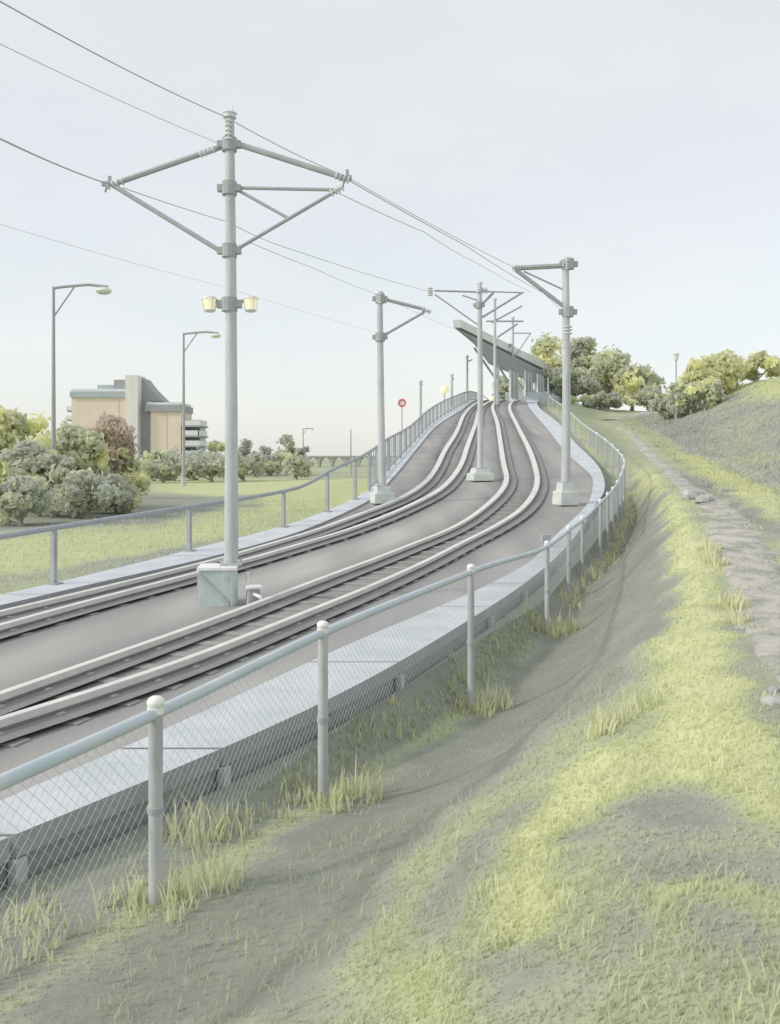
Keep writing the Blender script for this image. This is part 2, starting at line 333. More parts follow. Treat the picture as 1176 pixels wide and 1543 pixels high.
def grass_tint(X, Y):
    X = np.asarray(X, float); Y = np.asarray(Y, float)
    jx = X+.09*Y**.5*vnoise(X, Y, 2.1, 11)+.12*vnoise(X, Y, 6, 12); jy = Y+.18*Y**.5*vnoise(X, Y, 1.7, 13)+.2*vnoise(X, Y, 5, 14)
    t = .46+.24*vnoise(X, Y, .9, 15)+.14*vnoise(X, Y, 3.1, 16)
    # darker tint on the far hillside, lighter along its top
    xp = XP(Y); d = X-xp-2.2
    t = np.where(d > 0, .2+.42*vnoise(X, Y*.4, .35, 17)+.22*vnoise(X, Y, 1.1, 18)+.62*ss((d-6.3-2*vnoise(X, Y, .2, 18))/2.5), t)
    f = .45+.5*vnoise(X*.25, Y, .11, 20)+.12*vnoise(X, Y, .8, 21); dl = XL_OUT(Y)-X
    t = np.where(dl > 0, np.clip(f-.03, .12, .75), t)
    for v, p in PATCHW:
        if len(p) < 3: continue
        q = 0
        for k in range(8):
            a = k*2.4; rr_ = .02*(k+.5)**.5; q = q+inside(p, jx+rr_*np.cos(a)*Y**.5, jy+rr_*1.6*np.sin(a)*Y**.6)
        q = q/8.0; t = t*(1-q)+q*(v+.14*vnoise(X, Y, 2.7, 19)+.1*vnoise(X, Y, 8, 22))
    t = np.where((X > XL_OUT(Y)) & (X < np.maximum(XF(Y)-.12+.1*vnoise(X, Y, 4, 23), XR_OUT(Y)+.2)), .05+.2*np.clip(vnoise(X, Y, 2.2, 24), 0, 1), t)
    # open field on the left: mown and unmown bands
    
    return t

# ------------------------------------------------------------------ ground: one sheet to the horizon
rows = np.concatenate([np.linspace(-14, 2, 18), np.arange(2.1, 9, .07), np.geomspace(9, 60, 170), np.geomspace(61, 300, 70), np.geomspace(320, 5000, 22)])
offs = np.concatenate([[0, .03], np.arange(.1, 5.5, .085), np.geomspace(5.6, 25, 45), np.geomspace(26, 4000, 40)])
g = MB(); cols = []
XLr, XRr = XL_OUT(rows), XR_OUT(rows)
Xg = np.concatenate([XLr[:, None]-offs[::-1][None, :]*np.ones((len(rows), 1)), (XLr*.5+XRr*.5)[:, None], XRr[:, None]+offs[None, :]], axis=1)
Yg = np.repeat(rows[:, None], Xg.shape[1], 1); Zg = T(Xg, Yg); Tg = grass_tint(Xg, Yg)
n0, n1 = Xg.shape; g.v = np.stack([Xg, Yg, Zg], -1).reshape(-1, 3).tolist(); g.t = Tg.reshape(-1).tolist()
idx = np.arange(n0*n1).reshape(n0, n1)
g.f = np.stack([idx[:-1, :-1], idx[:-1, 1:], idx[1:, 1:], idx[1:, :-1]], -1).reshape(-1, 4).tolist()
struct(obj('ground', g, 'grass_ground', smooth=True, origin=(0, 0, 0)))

# ------------------------------------------------------------------ track bed, walkways, retaining wall
SY = np.concatenate([np.arange(-12, 16, .35), np.arange(16, 60, .5), np.arange(60, 205, 2.0)])
def path_of(xc, ys, dz=0, zc=None):
    ys = np.asarray(ys, float); X = xc(ys); Z = (zc(ys) if zc else h(ys))+dz
    dX = (xc(ys+.2)-xc(ys-.2))/.4; q = np.sqrt(dX**2+1); nx, ny = 1/q, -dX/q   # normal to the right
    return list(zip(X, ys, Z, nx, ny))
RAILS = (L1, L2, R1, R2)
m = MB(); vs = []; K = 44; tn_ = []
a, b = XL_IN(SY), XR_IN(SY)
for i, y in enumerate(SY):
    for k in range(K+1):
        t = k/K; xx = a[i]+(b[i]-a[i])*t; vs.append((xx, y, h(y)-.06))
        dd = min(abs(xx-c(y)) for c in RAILS)*.85; mid = (xx-L2(y))*(R1(y)-xx) > 0
        tn_.append(min(1, max(0, .12+.62*min(1, max(0, dd-.12)/.75)*(1.1 if mid else .85)+.35*float(vnoise(xx*1.6, y*.35, 1, 61))+.25*float(vnoise(xx*3.1, y*.16, 1, 62)))))
m.t = tn_
m.add(vs, [(i*(K+1)+k, i*(K+1)+k+1, (i+1)*(K+1)+k+1, (i+1)*(K+1)+k) for i in range(len(SY)-1) for k in range(K)])
struct(obj('track_bed', m, 'track_ballast', origin=(0, 0, 0)))
def slab(xin, xout, side, joints, name, thick=.15):
    m = MB(); ys = [y for y in SY]
    cuts = sorted(joints); segs = []; cur = []
    grid = sorted(set([float(y) for y in ys]+[c-.02 for c in cuts]+[c+.02 for c in cuts]))
    for y in grid:
        if any(abs(y-c) < .019 for c in cuts): continue
        cur.append(y)
        if any(abs(y-(c-.02)) < 1e-6 for c in cuts): segs.append(cur); cur = []
    segs.append(cur)
    for s in segs:
        if len(s) < 2: continue
        vs = []; fs = []
        for y in s:
            z = h(y)
            for x, dz in ((xin(y), -.10), (xin(y), 0), (xout(y), .0), (xout(y), -thick)): vs.append((x, y, z+dz))
        for i in range(len(s)-1):
            for k in range(4): fs.append((i*4+k, i*4+(k+1) % 4, (i+1)*4+(k+1) % 4, (i+1)*4+k))
        fs += [(0, 1, 2, 3), tuple((len(s)-1)*4+k for k in (3, 2, 1, 0))]
        if side < 0: fs = [f[::-1] for f in fs]
        m.add(vs, fs)
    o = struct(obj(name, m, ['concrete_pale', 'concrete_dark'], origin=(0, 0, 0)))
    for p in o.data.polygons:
        if abs(p.normal.z) < .5: p.material_index = 1  # side faces take the darker concrete, their shade put into the colour
    return o
jr = [5.35, 6.95, 9.9, 13.6]+[16+3.4*k for k in range(20)]
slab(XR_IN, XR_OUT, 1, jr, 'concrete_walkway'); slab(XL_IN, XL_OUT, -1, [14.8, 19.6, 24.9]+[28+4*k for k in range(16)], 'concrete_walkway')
m = MB(); vs = []; fs = []; WY = [y for y in SY]
for y in WY:
    x = XR_OUT(y)-.07; zb = min(float(T(XR_OUT(y)+.05, y)), h(y)-.4)-.5
    vs += [(x, y, h(y)-.15), (x, y, zb), (x-.2, y, zb), (x-.2, y, h(y)-.15)]
n = len(WY)
for i in range(n-1):
    for k in range(4): fs.append((i*4+k, i*4+(k+1) % 4, (i+1)*4+(k+1) % 4, (i+1)*4+k))
m.add(vs, fs)
# pilasters at the joints
wall = tag(obj('retaining_wall', m, 'wall_dark', origin=(XR_OUT(10), 10, -3)), 'long dark concrete retaining wall under the right edge of the track', 'wall')
for y in jr[:16]:
    m = MB(); x = XR_OUT(y); zb = float(T(x+.05, y))-.3
    m.box((x+.015, y+.03, h(y)-.27), (.07, .09, .22), -.45); obj('bracket', m, 'mast_steel', wall)
m = MB(); vs = []
for y in WY:
    x = XL_OUT(y)+.06; vs += [(x, y, h(y)-.15), (x, y, h(y)-1.6), (x+.2, y, h(y)-1.6), (x+.2, y, h(y)-.15)]
m.add(vs, fs); tag(obj('retaining_wall', m, 'wall_dark', origin=(XL_OUT(20), 20, -3)), 'low concrete wall carrying the left edge of the track beside the field', 'wall')

# ------------------------------------------------------------------ tracks
def rail_width(Y): return float(np.interp(Y, [0, 7, 14, 22, 30, 45, 70, 100], [.085, .09, .10, .12, .19, .24, .26, .26]))
def rail(parent, xc, nm='rail', matn='rail_steel'):
    pts = path_of(xc, SY); vs = []; fs = []
    for (x, y, z, nx, ny) in pts:
        w = rail_width(y)/2
        for a, b in ((-w, .02), (-w, .09), (w, .09), (w, .02)): vs.append((x+nx*a, y+ny*a, z+b))
    for i in range(len(pts)-1):
        for k in range(3): fs.append((i*4+k, i*4+k+1, (i+1)*4+k+1, (i+1)*4+k))
    m = MB().add(vs, fs); hd = obj(nm, m, matn, parent)
    m = MB(); vs = []; fs = []
    for (x, y, z, nx, ny) in pts:
        w = rail_width(y)/2
        for a, b in ((-w*.45, .022), (-w*.45, -.03), (-w*1.25, -.045), (w*1.25, -.045), (w*.45, -.03), (w*.45, .022)): vs.append((x+nx*a, y+ny*a, z+b))
    for i in range(len(pts)-1):
        for k in range(5): fs.append((i*6+k, i*6+k+1, (i+1)*6+k+1, (i+1)*6+k))
    obj('rail_web', MB().add(vs, fs), 'rail_side', hd)
def track(xa, xb, label, sleepers):
    r = thing('railway_track', (float(xa(14)), 14, h(14)), label, 'railway track')
    rail(r, xa); rail(r, xb)
    for xc, w in ((xa, 1), (xb, 1)):            # dark strip along each rail, set off to its right
        vs = []; fs = []; pts = path_of(xc, SY)
        for (x, y, z, nx, ny) in pts:
            q = float(np.interp(y, [0, 14, 30, 60, 100], [.2, .24, .3, .32, .22])); c = float(np.interp(y, [0, 30, 60], [.07, .1, .14]))
            vs += [(x-nx*(q-c), y-ny*(q-c), z-.012), (x+nx*(q+c), y+ny*(q+c), z-.012)]
        fs = [(i*2, i*2+1, i*2+3, i*2+2) for i in range(len(pts)-1)]
        obj('rail_bed', MB().add(vs, fs), 'rail_bed', r)
    Y = sleepers[0]
    for k in range(sleepers[2]):
        y = Y; pa = path_of(xa, [y])[0]; x, yy, z, nx, ny = pa
        # partner point square across
        s = 0.0
        for _ in range(6): s = xb(y+ny*s)-x if abs(nx) < 1e-6 else (xb(y+ny*s)-x)/nx
        ang = math.atan2(ny, nx); e = .36
        c = (x+nx*(s/2), y+ny*(s/2)); m = MB().box((c[0], c[1], z-.07), (s+2*e, .2, .05), ang)
        sl_ = obj('sleeper', m, 'sleeper', r)
        if y < 14:
            for base, dirn in ((pa, 1), (None, -1)):
                ox, oy = (x, y) if dirn == 1 else (x+nx*s, y+ny*s)
                for q in (-.11, .11): obj('rail_clip', MB().box((ox+nx*q, oy+ny*q, z-.02), (.07, .11, .05), ang, .7), 'rail_side', sl_)
        Y += sleepers[1]*(1+max(0, (y-12))*.02)
    return r
track(L1, L2, 'left railway track curving away beside the grassy field', (9.0, .75, 22))
track(R1, R2, 'right railway track with two bright rails sweeping past the near railing', (3.2, .62, 40))

# ------------------------------------------------------------------ railings
def fence_right():
    r = thing('railing', (float(XF(5)), 5, float(ZF(5))), 'tubular railing with round capped posts on the grass bank right of the tracks', 'railing')
    ys = np.concatenate([np.arange(1.0, 30, .4), np.arange(30, 112, 1.0)])
    pts = [(XF(y), y, ZT(y)-.02) for y in ys]; obj('top_rail', MB().tube(pts, .036, 10), 'rail_blue', r, smooth=True)
    if 0: obj('bottom_rail', MB().tube([(XF(y), y, float(np.interp(y, [0, 9, 18, 30, 112], [ZT(y)-.80, ZT(y)-.83, ZT(y)-.95, ZT(y)-1.0, ZT(y)-.98]))) for y in ys], .016, 6), 'fence_dark', r, smooth=True)
    PY = [1.4, 3.2, 5.0, 7.1, 10.5, 15, 18.2, 20.6, 23.5, 25.6, 27.5, 29.2, 31, 32.8, 34.5, 36.2, 38, 40, 42, 44.5, 47, 50, 53, 57, 61, 66, 71, 77, 83, 90, 98, 106]
    for y in PY:
        x = XF(y); zf = float(T(x, y)); zt = ZT(y); rr = .042 if y < 16 else .045
        p = obj('post', MB().tube([(x, y, zf-.15), (x, y, zt+.03)], rr, 12), 'post_steel', r, smooth=True)
        if y < 45:
            m = MB().blob((x, y, zt+.045), (rr*1.25, rr*1.25, rr*.9), 12, 6); m.tube([(x, y, zt-.02), (x, y, zt+.02)], rr*1.18, 12)
            obj('cap', m, 'cap_white', p, smooth=True)
            if y < 21: obj('collar', MB().tube([(x, y, zf+(zt-zf)*.47), (x, y, zf+(zt-zf)*.5)], rr*1.2, 12), 'fence_dark', p, smooth=True)
    # woven wire infill, panel by panel
    for a, b in zip(PY[:-12], PY[1:-11]):
        m = MB(); Lh = math.hypot(XF(b)-XF(a), b-a); dens = .075 if a < 11 else (.13 if a < 24 else .24); wr = .0014 if a < 11 else (.003 if a < 24 else .007)
        hgt = lambda y: (ZT(y)-.05, max(float(T(XF(y), y))+.05, ZT(y)-.95))
        n = int(Lh/dens)+2; H0 = .85
        for sgn in (1, -1):
            for k in range(-int(H0/dens)-1, n+int(H0/dens)+1):
                pt = []
                for q in (0, .25, .5, .75, 1):
                    s = (k*dens+sgn*(q*H0-H0/2))/Lh
                    pt.append((s, q))
                pp = [(s, q) for s, q in pt if 0 <= s <= 1]
                if len(pp) < 2: continue
                w = [(XF(a+(b-a)*s), a+(b-a)*s, ZT(a+(b-a)*s)-.06-(1-q)*H0) for s, q in pp]
                m.tube(w, wr, 3, cap=False)
        obj('wire_mesh', m, 'mesh_wire', r)
    return r
fence_right()
def fence_left():
    XO = lambda y: XL_OUT(y)+.10
    r = thing('railing', (float(XO(15.6)), 15.6, h(15.6)), 'long grey handrail on square posts along the left walkway above the field', 'railing')
    ZR = Cur([(0, -1.42), (12, -1.42), (15.6, -1.30), (20, -1.16), (24.5, -.88), (27, -.35), (31, .15), (36, .65), (46, 1.65), (57, 3.2), (70, 4.9), (90, 6.9), (103, 7.4), (125, 7.6)])
    ys = np.concatenate([np.arange(2, 30, .6), np.arange(30, 112, 1.2)])
    obj('top_rail', MB().tube([(XO(y), y, ZR(y)) for y in ys], .052, 8), 'fence_dark', r, smooth=True)
    PY = [5, 8.5, 12, 15.9, 20.3, 24.0, 26.5, 29.2, 31.6]+[34+2.1*k for k in range(33)]
    for y in PY:
        x = XO(y); w = .085 if y < 33 else .1
        p = obj('post', MB().box((x, y, (h(y)-.01+ZR(y))/2), (w, w, ZR(y)-h(y)), -.4), 'fence_dark', r)
        if y < 30: obj('base_plate', MB().box((x+.02, y, h(y)+.012), (.22, .2, .02), -.4), 'concrete_dark', p)
    for a, b in zip(PY[8:], PY[9:]):           # infill panels on the climb
        c, d = a+.25*(b-a), a+.75*(b-a); m = MB()
        for y in (c, (c+d)/2, d): m.tube([(XO(y), y, h(y)+.05), (XO(y), y, ZR(y)-.05)], .02, 4)
        m.tube([(XO(a), a, h(a)+.12), (XO(b), b, h(b)+.12)], .025, 5)
        obj('baluster_panel', m, 'fence_dark', r)
    return r
fence_left()

# ------------------------------------------------------------------ catenary masts
def insul(m, p, q, r=.05, n=5):
    p, q = Vector(p), Vector(q); m.tube([p, q], r*.45, 8)
    for i in range(n):
        a = p.lerp(q, (i+.35)/n); b = p.lerp(q, (i+.65)/n); m.tube([a, b], r, 10)
def tube_part(name, pts, r, matn, root, n=8, **k): return obj(name, MB().tube(pts, r, n, **k), matn, root, smooth=True)
def clamp(root, p, r):
    m = MB(); m.tube([p-Vector((0, 0, r*1.1)), p+Vector((0, 0, r*1.1))], r*1.25, 12)
    for s in (-1, 1): m.box((p.x+s*r*1.5, p.y-.01, p.z), (r*.9, r*1.1, r*1.1))
    return obj('clamp', m, 'mast_dark', root, smooth=False)
def lumpy_footing(root, c, w, hh, matn='footing'):
    m = MB().box((c.x, c.y, c.z+hh*.32), (w, w, hh*.64), .25, .92); m.box((c.x, c.y, c.z+hh*.8), (w*.72, w*.72, hh*.4), .25, .9)
    o = obj('footing', m, matn, root, bevel=.03)
    m = MB()
    for sx in (-1, 1):
        for sy in (-1, 1): m.tube([(c.x+sx*w*.2, c.y+sy*w*.2, c.z+hh), (c.x+sx*w*.2, c.y+sy*w*.2, c.z+hh+.07)], .02, 6)
    m.box((c.x, c.y, c.z+hh+.02), (w*.58, w*.58, .035), .25)
    obj('base_plate', m, 'mast_steel', o)
    return o
def arm_set(root, Y0, arms):
    for nm, a, b, r in arms:
        tube_part(nm, [P(a[0], a[1], Y0 if len(a) < 3 else a[2]), P(b[0], b[1], Y0 if len(b) < 3 else b[2])], r, 'mast_dark', root)
# mast 1: the tall double-armed mast in front
Y1 = 14.35; bx = P(349, 850, Y1).x; gz = h(Y1)-.06
r = thing('catenary_mast', (bx, Y1, gz), 'tallest double armed mast with two yellow lamps, standing on a pale square block', 'catenary mast')
ztop = P(345, 178, Y1).z; zb = gz+.58
m = MB(); m.tube([(bx, Y1, zb), (bx, Y1, P(0, 660, Y1).z), (bx-.01, Y1, P(0, 400, Y1).z), (bx-.03, Y1, ztop)], .1, 20, rr=[.118, .106, .092, .076])
obj('pole', m, 'mast_steel', r, smooth=True)
fb = MB().box((bx-.19, Y1-.12, gz+.27), (.60, .56, .60), .1, .97); ft = obj('footing', fb, 'footing_green', r, bevel=.015)
obj('footing_cap', MB().box((bx-.19, Y1-.12, gz+.60), (.64, .60, .055), .1), 'cap_white', ft, bevel=.01)
m = MB(); c0 = Vector((bx-.19, Y1-.12-.285, gz+.27)); 
for s in (-1, 1): m.box((c0.x+s*.27, c0.y-.005, c0.z), (.035, .02, .56), .1)
m.tube([(c0.x-.25, c0.y-.022, c0.z+.26), (c0.x+.22, c0.y-.002, c0.z-.25)], .028, 4); m.box((c0.x+.19, c0.y-.012, c0.z+.17), (.05, .02, .11), .1)
obj('brace_strap', m, 'mast_steel', ft)
m = MB().box((bx, Y1, gz+.645), (.36, .36, .03), .1)
for sx in (-1, 1):
    for sy in (-1, 1): m.tube([(bx+sx*.14, Y1+sy*.14, gz+.64), (bx+sx*.14, Y1+sy*.14, gz+.72)], .018, 6)
obj('base_plate', m, 'mast_steel', r)
m = MB(); m.tube([(bx-.03, Y1, ztop), (bx-.03, Y1, ztop+.05)], .11, 16); insul(m, (bx-.03, Y1-.1, ztop-.42), (bx-.03, Y1-.1, ztop-.05), .06, 5); m.blob((bx-.03, Y1, ztop+.07), (.13, .13, .05))
m.tube([(bx+.02, Y1, ztop+.05), (bx+.02, Y1, ztop+.2)], .012, 6)
obj('top_insulator', m, 'ceramic', r, smooth=True)
arm_set(r, Y1, [('cantilever_arm', (355, 216), (522, 269, 14.0), .05), ('cantilever_arm', (337, 220), (178, 275, 14.7), .05),
  ('brace', (332, 378), (170, 279, 14.7), .04), ('brace', (356, 376), (506, 288, 14.05), .033), ('stay_tube', (357, 283), (505, 286, 14.05), .03), ('strut', (358, 286), (435, 329, 14.2), .026)])
for py in (218, 284, 378): clamp(r, P(346, py, Y1), .1)
for a, b in (((325, 224, Y1), (300, 233, Y1)), ((505, 264, 14.0), (528, 272, 14.0)), ((188, 272, 14.7), (160, 281, 14.7)), ((498, 292, 14.05), (518, 281, 14.05))):
    m = MB(); insul(m, P(*a), P(*b), .065, 4); obj('insulator', m, 'ceramic', r, smooth=True)
for a in ((163, 277, 14.7), (521, 268, 14.0)):
    c = P(*a); m = MB().box((c.x, c.y, c.z), (.2, .08, .07), 0); m.box((c.x+.03, c.y, c.z+.07), (.05, .05, .12)); m.tube([c-Vector((.05, 0, .14)), c], .02, 6)
    obj('wire_clamp', m, 'mast_dark', r)
for s, cx in ((-1, 316), (1, 378)):
    c = P(cx, 459, Y1)
    lm = obj('lamp', MB().tube([(bx, Y1, c.z+.01), (bx+s*.13, Y1, c.z+.06), (c.x-s*.06, Y1, c.z+.05)], .028, 8), 'mast_dark', r, smooth=True)
    m = MB().tube([(c.x, c.y, c.z+.13), (c.x, c.y, c.z+.085)], .1, 14, rr=[.1, .135]); m.tube([(c.x, c.y, c.z-.09), (c.x, c.y, c.z-.12)], .1, 14, rr=[.1, .08])
    for k in range(4): 
        a = k*math.pi/2+.6; m.tube([(c.x+.125*math.cos(a), c.y+.125*math.sin(a), c.z+.09), (c.x+.095*math.cos(a), c.y+.095*math.sin(a), c.z-.1)], .01, 4)
    obj('lamp_housing', m, 'lamp_white', lm, smooth=True)
    obj('lens', MB().tube([(c.x, c.y, c.z+.085), (c.x, c.y, c.z-.09)], .1, 14, rr=[.118, .09]), 'lamp_lens', lm, smooth=True)
clamp(r, P(346, 459, Y1), .105)
# mast 2: left of the bend
def mast_simple(px, py_base, py_top, Y, label, rr, foot):
    c = P(px, py_base, Y); gz = h(Y)-.06; zt = P(px, py_top, Y).z
    r = thing('catenary_mast', (c.x, Y, gz), label, 'catenary mast', None)
    lumpy_footing(r, Vector((c.x+foot[2], Y, gz)), foot[0], foot[1])
    p = obj('pole', MB().tube([(c.x+foot[2], Y, gz+foot[1]), (c.x, Y, (gz+zt)/2), (c.x-.03, Y, zt)], .1, 14, rr=[rr*1.1, rr, rr*.8]), 'mast_steel', r, smooth=True)
    m = MB().tube([(c.x-.03, Y, zt), (c.x-.03, Y, zt+.07)], rr*1.1, 12); insul(m, (c.x-.03, Y-rr*1.2, zt-.35), (c.x-.03, Y-rr*1.2, zt-.02), .07, 4)
    obj('top_insulator', m, 'ceramic', r, smooth=True); return r
Y2 = 28.6
r = mast_simple(574, 765, 443, Y2, 'single armed mast beside the left walkway railing, arm pointing right', .12, (.72, .55, .05))
arm_set(r, Y2, [('cantilever_arm', (572, 449), (640, 466), .06), ('brace', (574, 508), (640, 470), .045)])
m = MB(); insul(m, P(636, 466, Y2), P(650, 470, Y2), .11, 4); obj('insulator', m, 'ceramic', r, smooth=True)
m = MB(); insul(m, P(572, 452, Y2), P(584, 454, Y2), .11, 3); obj('insulator', m, 'ceramic', r, smooth=True)
clamp(r, P(573, 508, Y2), .13); clamp(r, P(573, 450, Y2), .13)
# mast 3: middle, between the tracks
Y3 = 35.5
r = mast_simple(724, 722, 428, Y3, 'slender mast standing between the two tracks on a rounded pale footing', .115, (.95, .5, 0))
arm_set(r, Y3, [('cantilever_arm', (722, 440), (655, 438), .04), ('brace', (724, 492), (656, 444), .03), ('cantilever_arm', (722, 439), (790, 441, 35.5), .03), ('brace', (726, 459), (744, 441), .055),
  ('brace', (727, 478), (787, 441), .045), ('brace', (724, 454), (697, 445), .03)])
m = MB(); insul(m, P(648, 433, Y3), P(649, 446, Y3), .13, 4); obj('insulator', m, 'ceramic', r, smooth=True)
m = MB(); insul(m, P(718, 440, Y3), P(735, 437, Y3), .14, 4); obj('insulator', m, 'ceramic', r, smooth=True)
clamp(r, P(722, 460, Y3), .12)
# mast 4: right mast
Y4 = 28.2
r = mast_simple(854, 767, 392, Y4, 'right hand mast inside the bend, its arm reaching left over the tracks', .135, (.68, .72, -.03))
arm_set(r, Y4, [('cantilever_arm', (856, 400), (778, 404), .085), ('brace', (857, 467), (778, 407), .07), ('stay_tube', (857, 440), (790, 409), .03)])
m = MB(); insul(m, P(846, 400, Y4), P(858, 400, Y4), .16, 3); obj('insulator', m, 'ceramic', r, smooth=True)
m = MB(); insul(m, P(772, 403, Y4), P(785, 405, Y4), .12, 4); obj('insulator', m, 'ceramic', r, smooth=True)
m = MB(); insul(m, P(855, 490, Y4), P(855, 505, Y4), .17, 3); obj('insulator', m, 'ceramic', r, smooth=True)
clamp(r, P(856, 470, Y4), .15); clamp(r, P(857, 398, Y4), .15)
# far masts near the station
def mast_far(px, py0, py1, Y, arms, label, rr=.11):
    c = P(px, py0, Y); r = thing('catenary_mast', tuple(c), label, 'catenary mast', None)
    obj('pole', MB().tube([c, P(px, py1, Y)], rr, 8), 'mast_steel', r, smooth=True)
    for a, b, q in arms: tube_part('cantilever_arm', [P(*a, Y), P(*b, Y)], q, 'mast_dark', r)
    m = MB(); m.tube([P(px, py1, Y), P(px, py1-2.5, Y)], rr*1.6, 8); obj('insulator', m, 'ceramic', r, smooth=True); return r
mast_far(746, 608, 452, 68, [((733, 484), (789, 484), .07), ((741, 486), (787, 441+20), .07), ((750, 508), (780, 488), .08)], 'distant mast rising through the station canopy roof')
mast_far(773, 608, 480, 92, [((748, 519), (772, 519), .1), ((757, 530), (772, 519), .09), ((774, 540), (800, 502), .06), ((773, 502), (801, 502), .06)], 'most distant mast with crossed stays above the canopy', .13)
mast_far(704, 606, 538, 82, [((704, 545), (712, 542), .06)], 'thin far mast between the left railing and the canopy tip', .12)
mast_far(634, 640, 576, 56, [((634, 580), (637, 579), .04)], 'short bare mast behind the climbing left railing', .09)
mast_far(681, 612, 566, 76, [((681, 572), (685, 570), .05)], 'short far mast beside the round yellow lamp', .11)

# ------------------------------------------------------------------ overhead wires
def wire(pts, r, label, sag=.15, ext=None):
    P3 = [P(*p) for p in pts]; out = []
    a, b = P3[0], P3[1]; ext = pts[0][0] == 0
    if ext: P3 = [a+(a-b)*.8]+P3
    for i in range(len(P3)-1):
        for k in range(8):
            t = k/8; q = P3[i].lerp(P3[i+1], t); q.z -= sag*4*t*(1-t)*(1 if i else .3); out.append(q)
    out.append(P3[-1])
    return tag(obj('overhead_wire', MB().tube(out, r*.75, 5), 'wire_grey'), label, 'wire', 'overhead wires of the tram line')
wire([(0, 2, 9.0), (340, 176, Y1), (522, 266, 14.0+4.5), (775, 403, Y4), (846, 455, 45)], .011, 'topmost dark wire running from the upper left corner over the top of the tallest mast', .05)
wire([(0, 66, 9.3), (330, 216, Y1)], .006, 'faint wire ending at the left shoulder of the tallest mast', .03)
wire([(0, 209, 9.5), (163, 277, 14.7)], .015, 'dark wire coming in from the left to the left arm tip of the tallest mast', .03)
wire([(185, 283, 14.7), (345, 335, 19.5), (440, 376, 23.5), (650, 440, Y3)], .011, 'thin wire from the left arm tip of the tallest mast to the slender middle mast', .05)
wire([(523, 270, 14.0), (700, 369, 21), (820, 442, 35), (850, 470, 48)], .012, 'wire from the right arm tip of the tallest mast towards the station', .04)
wire([(508, 290, 14.0), (640, 350, 19), (720, 397, 27), (800, 440, 42)], .009, 'lower thin wire from the right arm of the tallest mast', .04)
wire([(378, 366, 14.4), (470, 403, 20), (570, 444, Y2), (690, 498, 50)], .008, 'thin wire reaching the mast beside the left railing', .03)
wire([(0, 338, 12), (335, 431, 20), (565, 500, Y2)], .004, 'faintest low wire crossing behind the lamps of the tallest mast', .03)

# ------------------------------------------------------------------ street lamps on the left
def lamp(px, py_top, Y, arm_px, label, rr, seedrot=0, cat='street lamp'):
    x = (px-HX)/F*Y; gz = float(T(x, Y)); c = P(px, py_top, Y)
    r = thing('street_lamp', (x, Y, gz), label, cat, 'street lamps by the field')
    obj('pole', MB().tube([(x, Y, gz), (x, Y, (gz+c.z)/2), (x, Y, c.z)], rr, 10, rr=[rr*1.3, rr, rr*.7]), 'mast_dark', r, smooth=True)
    k = arm_px/80.0; Q = lambda a, b: P(px+a*k, py_top+b*k, Y)
    tube_part('arm', [Q(0, 2), Q(15, 0), Q(50, -3), Q(78, 0)], rr*.75, 'mast_dark', r)
    tube_part('brace', [Q(1, 42), Q(30, 0)], rr*.45, 'mast_dark', r)
    obj('lamp_head', MB().blob(Q(72, 6), (12*k*Y/F, 9*k*Y/F, 5.5*k*Y/F), 10, 6), 'lamp_white', r, smooth=True)
    obj('pole_base', MB().tube([(x, Y, gz-.2), (x, Y, gz+.9)], rr*1.8, 10), 'mast_steel', r, smooth=True)
lamp(81, 432, 44, 84, 'tall street lamp at far left standing among the bushes', .1)
lamp(277, 502, 92, 54, 'street lamp rising beside the tan apartment building', .15)
lamp(457, 646, 190, 16, 'tiny distant street lamp by the low arched viaduct', .14)
lamp(529, 647, 150, 0.5, 'short thin pole beyond the left railing', .12)
# lamp on the right hill
Yh = 72; x = (1019-HX)/F*Yh; gz = float(T(x, Yh)); c = P(1019, 540, Yh)
r = thing('street_lamp', (x, Yh, gz), 'slender lantern post on the crest between the right hand trees', 'street lamp')
obj('pole', MB().tube([(x, Yh, gz), c], .07, 8), 'mast_steel', r, smooth=True)
m = MB().tube([c-Vector((0, 0, .2)), c+Vector((0, 0, .35))], .2, 10, rr=[.14, .24]); m.tube([c+Vector((0, 0, .35)), c+Vector((0, 0, .6))], .2, 10, rr=[.28, .04]); obj('lantern', m, 'lamp_white', r, smooth=True)

# ------------------------------------------------------------------ red ring sign and yellow globe lamp
Ys = 52; c = P(606, 607, Ys); x = c.x
r = thing('round_sign', (x, Ys, h(Ys)), 'small round red and white sign on a thin post at the left railing', 'sign')
m = MB(); ring = [(c.x+.2*math.cos(t*math.pi/8), Ys, c.z+.2*math.sin(t*math.pi/8)) for t in range(17)]
m.tube(ring, .065, 6); obj('ring', m, 'sign_red', r, smooth=True)
obj('disc', MB().tube([(c.x, Ys+.02, c.z), (c.x, Ys-.01, c.z)], .17, 16), 'cap_white', r)
obj('post', MB().tube([(x, Ys+.03, P(0, 655, Ys).z), (x, Ys+.03, c.z-.2)], .035, 6), 'mast_dark', r)
for (px, py, Y, s, lab) in ((670, 587, 78, 7, 'round yellow globe lamp behind the far end of the left railing'), (742, 601, 84, 5, 'small yellow globe lamp low beside the first canopy column'), (773, 572, 96, 4.5, 'yellow globe lamp hanging height between the canopy columns')):
    c = P(px, py, Y); gz = float(h(Y)); r = thing('globe_lamp', (c.x, Y, gz), lab, 'lamp', 'globe lamps around the station')
    obj('post', MB().tube([(c.x, Y, gz), (c.x, Y, c.z)], .07, 6), 'mast_steel', r); obj('globe', MB().blob(c, s*Y/F, 12, 8), 'lamp_lens', r, smooth=True)

